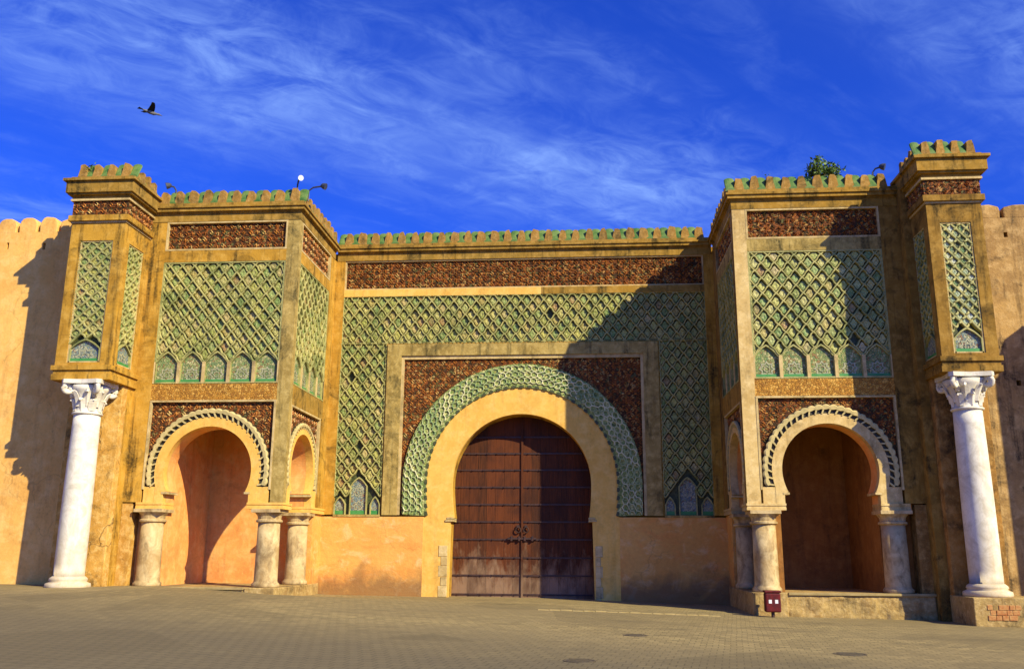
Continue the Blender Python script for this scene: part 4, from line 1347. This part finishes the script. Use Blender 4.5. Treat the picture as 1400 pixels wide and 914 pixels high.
    # pier behind the column
    bm = bmesh.new(); box(bm, s * (xi + 0.05), s * (xo - 0.02), -6.25, -5.1, -0.7, 7.97); build('turret_pier', bm, 'pier' if LEFT else 'pier_dark', root, bevel=0.03)
    cx = s * (15.57 if LEFT else 15.86)
    tall_column(root, cx, -7.0 if LEFT else -6.87, 0.93)
    if not LEFT:
        bm = bmesh.new(); box(bm, cx - 0.85, cx + 1.4, -7.8, -5.1, -0.6, 0.575); pe = build('pedestal', bm, 'plinth', root, bevel=0.03)
        rb_ = random.Random(12)
        for row in range(3):
            u = cx - 0.45 + 0.08 * (row % 2)
            while u < cx + 0.42:
                L = rb_.uniform(0.16, 0.34)
                if rb_.random() < 0.95:
                    bm = bmesh.new(); rect(bm, WF, u, u + L - 0.012, -0.12 + 0.16 * row, 0.03 + 0.16 * row, 7.78, 7.81 + rb_.uniform(0, 0.025)); build('brick', bm, 'brick_red', pe, bevel=0.015)
                u += L
    else:
        bm = bmesh.new(); box(bm, cx - 0.8, cx + 0.8, -7.75, -5.1, 0.2, 0.575); build('pedestal', bm, 'plinth', root, bevel=0.03)
    return root

bL = bastion(-1, 'sunlit bastion left of the gate with green lattice, red friezes and white marble column')
bR = bastion(1, 'half-shaded bastion right of the gate standing on a stone plinth behind the red bin')

# ================================================================== RAMPART WALLS
YC = -5.0
def rampart(s, x0, x1, top, mat, label, pitch, holes, seed):
    root = empty('rampart_wall', (s * x0, YC, gz(s * x0, YC)))
    tag(root, label, 'wall', 'rampart walls either side of the gate')
    bm = bmesh.new(); box(bm, s * x0, s * x1, YC, YC + 2.2, -1.0, top - 0.62)
    wl_ = build('wall_body', bm, mat, root)
    if holes:
        bm = bmesh.new()
        for hx, hz, hw, hh in holes: box(bm, hx - hw / 2, hx + hw / 2, YC - 0.2, YC + 0.5, hz - hh / 2, hz + hh / 2)
        bmesh.ops.recalc_face_normals(bm, faces=bm.faces)
        me = bpy.data.meshes.new('putlog_cutter'); bm.to_mesh(me); bm.free()
        ct = bpy.data.objects.new('putlog_cutter', me); COL.objects.link(ct)
        md = wl_.modifiers.new('holes', 'BOOLEAN'); md.operation = 'DIFFERENCE'; md.solver = 'EXACT'; md.object = ct
        ct.parent = wl_; ct.location = (0, 0, 0)
        bpy.context.view_layer.update()
        dg = bpy.context.evaluated_depsgraph_get()
        me2 = bpy.data.meshes.new_from_object(wl_.evaluated_get(dg))
        wl_.modifiers.clear(); wl_.data = me2
        bpy.data.objects.remove(ct, do_unlink=True)
    fr = Fr((0, YC, 0), (s, 0, 0), (0, -1, 0))
    rg = random.Random(seed)
    n = round((x1 - x0) / pitch); p = (x1 - x0) / n
    for i in range(n):
        bm = bmesh.new()
        a, b = x0 + p * i + 0.07, x0 + p * (i + 1) - 0.07
        h = top - 0.62; t = top + rg.uniform(-0.08, 0.06); wd = b - a
        P = [(a, h - 0.02), (b, h - 0.02), (b + 0.02, h + 0.30), (b - 0.02, h + 0.46), (b - wd * 0.16, t - 0.05), (b - wd * 0.34, t), (a + wd * 0.34, t - rg.uniform(0, .03)), (a + wd * 0.15, t - 0.07), (a + 0.02, h + 0.44), (a - 0.02, h + 0.3)]
        prism(bm, fr, P, -0.9, 0.0)
        build('merlon', bm, mat, root, bevel=0.05)
    bm = bmesh.new(); box(bm, s * x0, s * x1, YC + 0.9, YC + 1.1, top - 0.7, top - 0.5); build('wall_walk', bm, mat, root)
    return root
rampart(-1, 16.2, 60, 15.3, 'curtain', 'sunlit orange rampart wall beside the left bastion', 0.90, [(-19.42, 14.05, 0.12, 0.3), (-21.0, 14.1, 0.1, 0.28), (-23, 14.1, 0.1, 0.28)], 4)
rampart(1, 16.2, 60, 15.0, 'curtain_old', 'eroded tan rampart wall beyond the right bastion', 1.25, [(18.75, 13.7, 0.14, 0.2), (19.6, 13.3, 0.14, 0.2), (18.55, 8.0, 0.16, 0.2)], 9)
# the neighbouring rampart tower, just out of the picture, whose shadow lies on the right wall
rt = empty('rampart_tower', (27, -7, gz(27, -7)))
tag(rt, 'plain square rampart tower beyond the right edge of the picture', 'tower')
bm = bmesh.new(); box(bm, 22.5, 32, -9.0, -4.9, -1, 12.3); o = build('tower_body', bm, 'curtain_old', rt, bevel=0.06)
merlon_row(rt, Fr((0, -9.0, 0), (1, 0, 0), (0, -1, 0)), 22.5, 32, 12.3, 0, 1.2, 1.1, 0.6, 'curtain_old', False, seed=8, tw=0.75)
merlon_row(rt, Fr((22.5, 0, 0), (0, -1, 0), (-1, 0, 0)), 5.0, 9.0, 12.3, 0, 1.2, 1.1, 0.6, 'curtain_old', False, seed=8, tw=0.75)

# ================================================================== SMALL THINGS
def ray(u, v):
    d = R_ * ((u - 700) / F_PX) + F_ + U_ * ((457 - v) / F_PX)
    return d
def on_ground(u, v):
    d = ray(u, v); z = 0.0
    for _ in range(8):
        p = CAM + d * ((z - CAM.z) / d.z); z = gz(p.x, p.y)
    return p
# red litter bin
p = Vector((9.02, -6.25, gz(9.02, -6.25)))
rb = empty('litter_bin', p)
tag(rb, 'small dark red litter bin with two white stickers before the right bastion', 'bin')
bm = bmesh.new(); tube(bm, [p + Vector((0, 0, -0.05)), p + Vector((0, 0, 0.3))], 0.06, 10); build('post', bm, 'iron', rb)
bm = bmesh.new()
box(bm, p.x - 0.26, p.x + 0.26, p.y - 0.17, p.y + 0.17, p.z + 0.17, p.z + 0.80)
bd_ = build('bin_body', bm, 'red_paint', rb, bevel=0.045)
bm = bmesh.new(); box(bm, p.x - 0.28, p.x + 0.28, p.y - 0.19, p.y + 0.19, p.z + 0.80, p.z + 0.88); build('lid', bm, 'red_paint', rb, bevel=0.03)
for dx in (-0.10, 0.11):
    bm = bmesh.new(); box(bm, p.x + dx - 0.05, p.x + dx + 0.05, p.y - 0.176, p.y - 0.165, p.z + 0.46, p.z + 0.58)
    build('sticker', bm, 'white', bd_)
# floodlights on the parapets
def floodlight(base, aim, head, label, mat, reach=0.5, up=0.45):
    base = Vector(base); aim = Vector(aim).normalized()
    root = empty('floodlight', base)
    tag(root, label, 'floodlight', 'floodlights on the parapets')
    bm = bmesh.new()
    tip = base + aim * reach + Vector((0, 0, up))
    pts = [base + Vector((0, 0, -0.3)), base + Vector((0, 0, up * 0.5)), base + aim * reach * 0.3 + Vector((0, 0, up * 0.9)), tip]
    tube(bm, pts, 0.035, 6); build('bracket', bm, 'steel', root)
    bm = bmesh.new()
    side = aim.cross(Vector((0, 0, 1))).normalized()
    c = tip
    a_ = (aim + Vector((0, 0, -0.35))).normalized()
    upv = side.cross(a_)
    rows = []
    for t, r in ((-0.5, 0.35), (-0.3, 0.75), (0.0, 1.0), (0.5, 1.15)):
        rows.append([bm.verts.new(c + a_ * t * head + (side * math.cos(k * math.pi / 6) + upv * math.sin(k * math.pi / 6)) * r * head * 0.55) for k in range(12)])
    for A, B in zip(rows, rows[1:]):
        for k in range(12): bm.faces.new((A[k], A[(k + 1) % 12], B[(k + 1) % 12], B[k]))
    bm.faces.new(rows[0][::-1]); bm.faces.new(rows[-1])
    build('lamp_head', bm, mat, root)
floodlight((-8.75, -5.35, 16.1), (0.6, -0.8, 0), 0.18, 'white floodlight on the inner corner parapet of the left bastion', 'lampwhite', 0.28, 0.42)
floodlight((-8.35, -5.1, 16.0), (1, -0.1, 0), 0.22, 'small dark floodlight reaching inward from the left bastion corner', 'steel', 0.62, 0.32)
floodlight((-13.9, -5.2, 16.1), (-0.9, -0.4, 0), 0.22, 'dark floodlight in the angle beside the left turret', 'steel', 0.3, 0.35)
floodlight((14.0, -5.2, 16.1), (0.9, -0.4, 0), 0.22, 'dark floodlight in the angle beside the right turret', 'steel', 0.35, 0.35)
# plants on the parapets
def plant(base, n, rx, rz, leaf, mat, label, cat, stems, seed):
    rg = random.Random(seed)
    base = Vector(base)
    root = empty('parapet_plant', base); tag(root, label, cat)
    bm = bmesh.new()
    tips = []
    for i in range(stems):
        a = rg.uniform(0, 6.28); rr = rg.uniform(0.2, 1.0)
        tip = base + Vector((math.cos(a) * rx * rr, math.sin(a) * rx * 0.7 * rr, rz * rg.uniform(0.55, 1.0) * (1.1 - 0.4 * rr)))
        mid = base.lerp(tip, 0.5) + Vector((rg.uniform(-.06, .06), rg.uniform(-.06, .06), 0.08))
        tube(bm, [base, mid, tip], [0.02, 0.014, 0.006], 5)
        tips.append((mid, tip))
    build('stem', bm, 'twig', root)
    bm = bmesh.new()
    for i in range(n):
        m, t = rg.choice(tips)
        q = m.lerp(t, rg.uniform(0.1, 1.1)) + Vector((rg.gauss(0, 0.09), rg.gauss(0, 0.09), rg.gauss(0, 0.07)))
        d = Vector((rg.gauss(0, 1), rg.gauss(0, 1), rg.gauss(0.3, 0.8))).normalized()
        sd_ = d.cross(Vector((rg.gauss(0, 1), rg.gauss(0, 1), rg.gauss(0, 1)))).normalized()
        L = leaf * rg.uniform(0.6, 1.3)
        nrm = d.cross(sd_)
        v = [bm.verts.new(q), bm.verts.new(q + d * L * 0.45 + sd_ * L * 0.26 + nrm * L * 0.06), bm.verts.new(q + d * L), bm.verts.new(q + d * L * 0.45 - sd_ * L * 0.26 + nrm * L * 0.06)]
        bm.faces.new(v)
    o = build('foliage', bm, mat, root, recalc=False)
plant((12.0, -5.0, 15.75), 800, 0.90, 1.30, 0.16, 'leaf', 'leafy green bush growing on the parapet of the right bastion', 'bush', 17, 3)
plant((-16.2, -7.25, 15.95), 160, 0.35, 0.5, 0.12, 'leaf2', 'green weed growing among the merlons of the left turret', 'weed', 6, 5)
plant((10.0, -5.1, 15.85), 14, 0.15, 0.65, 0.07, 'leaf2', 'thin dry twig sprouting from the right bastion parapet', 'weed', 3, 6)
# bird in flight, wings raised
c0 = CAM + ray(207, 154) * 62
bird = empty('bird', c0)
tag(bird, 'dark bird flying in the blue sky above the left turret', 'bird')
fx = Vector((0.62, 0.78, 0.0)).normalized(); up = Vector((0, 0, 1)); sdv = fx.cross(up)
bm = bmesh.new()
pts = [c0 - fx * 0.62, c0 - fx * 0.40, c0 - fx * 0.12, c0 + fx * 0.18, c0 + fx * 0.36 + up * 0.03, c0 + fx * 0.52 + up * 0.05, c0 + fx * 0.60 + up * 0.05, c0 + fx * 0.78 + up * 0.03]
tube(bm, pts, [0.05, 0.08, 0.14, 0.13, 0.07, 0.075, 0.05, 0.01], 10)
build('body', bm, 'bird_grey', bird, True)
for sg in (-1, 1):
    bm = bmesh.new()
    rows = []
    for t in (0, 0.25, 0.5, 0.75, 1.0):
        c = c0 + sdv * sg * (0.08 + 0.72 * t) + up * (0.06 + (0.30 if sg > 0 else 0.16) * math.sin(t * 1.5)) - fx * (0.04 + 0.22 * t * t)
        ch = 0.30 * (1 - 0.55 * t)
        rows.append([bm.verts.new(c + fx * ch * 0.6), bm.verts.new(c + up * 0.02), bm.verts.new(c - fx * ch)])
    for A, B in zip(rows, rows[1:]):
        for k in range(2): bm.faces.new((A[k], A[k + 1], B[k + 1], B[k]))
    o = build('wing', bm, 'bird_black', bird)
    md = o.modifiers.new('solid', 'SOLIDIFY'); md.thickness = 0.025
bm = bmesh.new()
a = c0 - fx * 0.5
v = [bm.verts.new(a), bm.verts.new(a - fx * 0.42 + sdv * 0.16), bm.verts.new(a - fx * 0.42 - sdv * 0.16)]
bm.faces.new(v)
o = build('tail', bm, 'bird_black', bird, recalc=False)
md = o.modifiers.new('solid', 'SOLIDIFY'); md.thickness = 0.03
# covers in the paving
for (u, v, r, lab) in ((868, 868, 0.30, 'dark iron manhole cover in the paving nearest the gate doors'), (1162, 894, 0.34, 'dark iron manhole cover in the paving nearest the red bin'), (792, 903, 0.30, 'dark iron manhole cover at the bottom edge of the paving')):
    q = on_ground(u, v)
    bm = bmesh.new(); lathe(bm, q.x, q.y, [(r, q.z - 0.05), (r, q.z + 0.012), (r - 0.04, q.z + 0.012), (r - 0.05, q.z + 0.004), (r - 0.07, q.z + 0.014)], 24)
    root = empty('manhole_cover', q); tag(root, lab, 'manhole cover', 'manhole covers in the paving')
    build('cover_plate', bm, 'cover', root)
    bm = bmesh.new()
    for i in range(5): box(bm, q.x - r * 0.6, q.x + r * 0.6, q.y - r * 0.6 + i * r * 0.3, q.y - r * 0.55 + i * r * 0.3, q.z + 0.013, q.z + 0.022)
    build('grip_bar', bm, 'cover', root)
# kerb line of pale stones running in front of the doors
kr = empty('kerb', (0, -3, 0)); kr['kind'] = 'structure'
pa, pb = on_ground(735, 833), on_ground(985, 842)
n = 16
for i in range(n):
    a, b = pa.lerp(pb, i / n), pa.lerp(pb, (i + 0.97) / n)
    dv = (b - a).normalized(); nv = Vector((-dv.y, dv.x, 0))
    bm = bmesh.new()
    lo, hi = [], []
    for q, t in ((a, -1), (b, -1), (b, 1), (a, 1)):
        x, y = q.x + nv.x * 0.08 * t, q.y + nv.y * 0.08 * t
        lo.append(bm.verts.new((x, y, gz(x, y) - 0.1))); hi.append(bm.verts.new((x, y, gz(x, y) + 0.02 + 0.008 * (i % 3))))
    bm.faces.new(lo[::-1]); bm.faces.new(hi)
    for k in range(4): bm.faces.new((lo[k], lo[(k + 1) % 4], hi[(k + 1) % 4], hi[k]))
    build('kerb_stone', bm, 'kerb', kr, bevel=0.01)
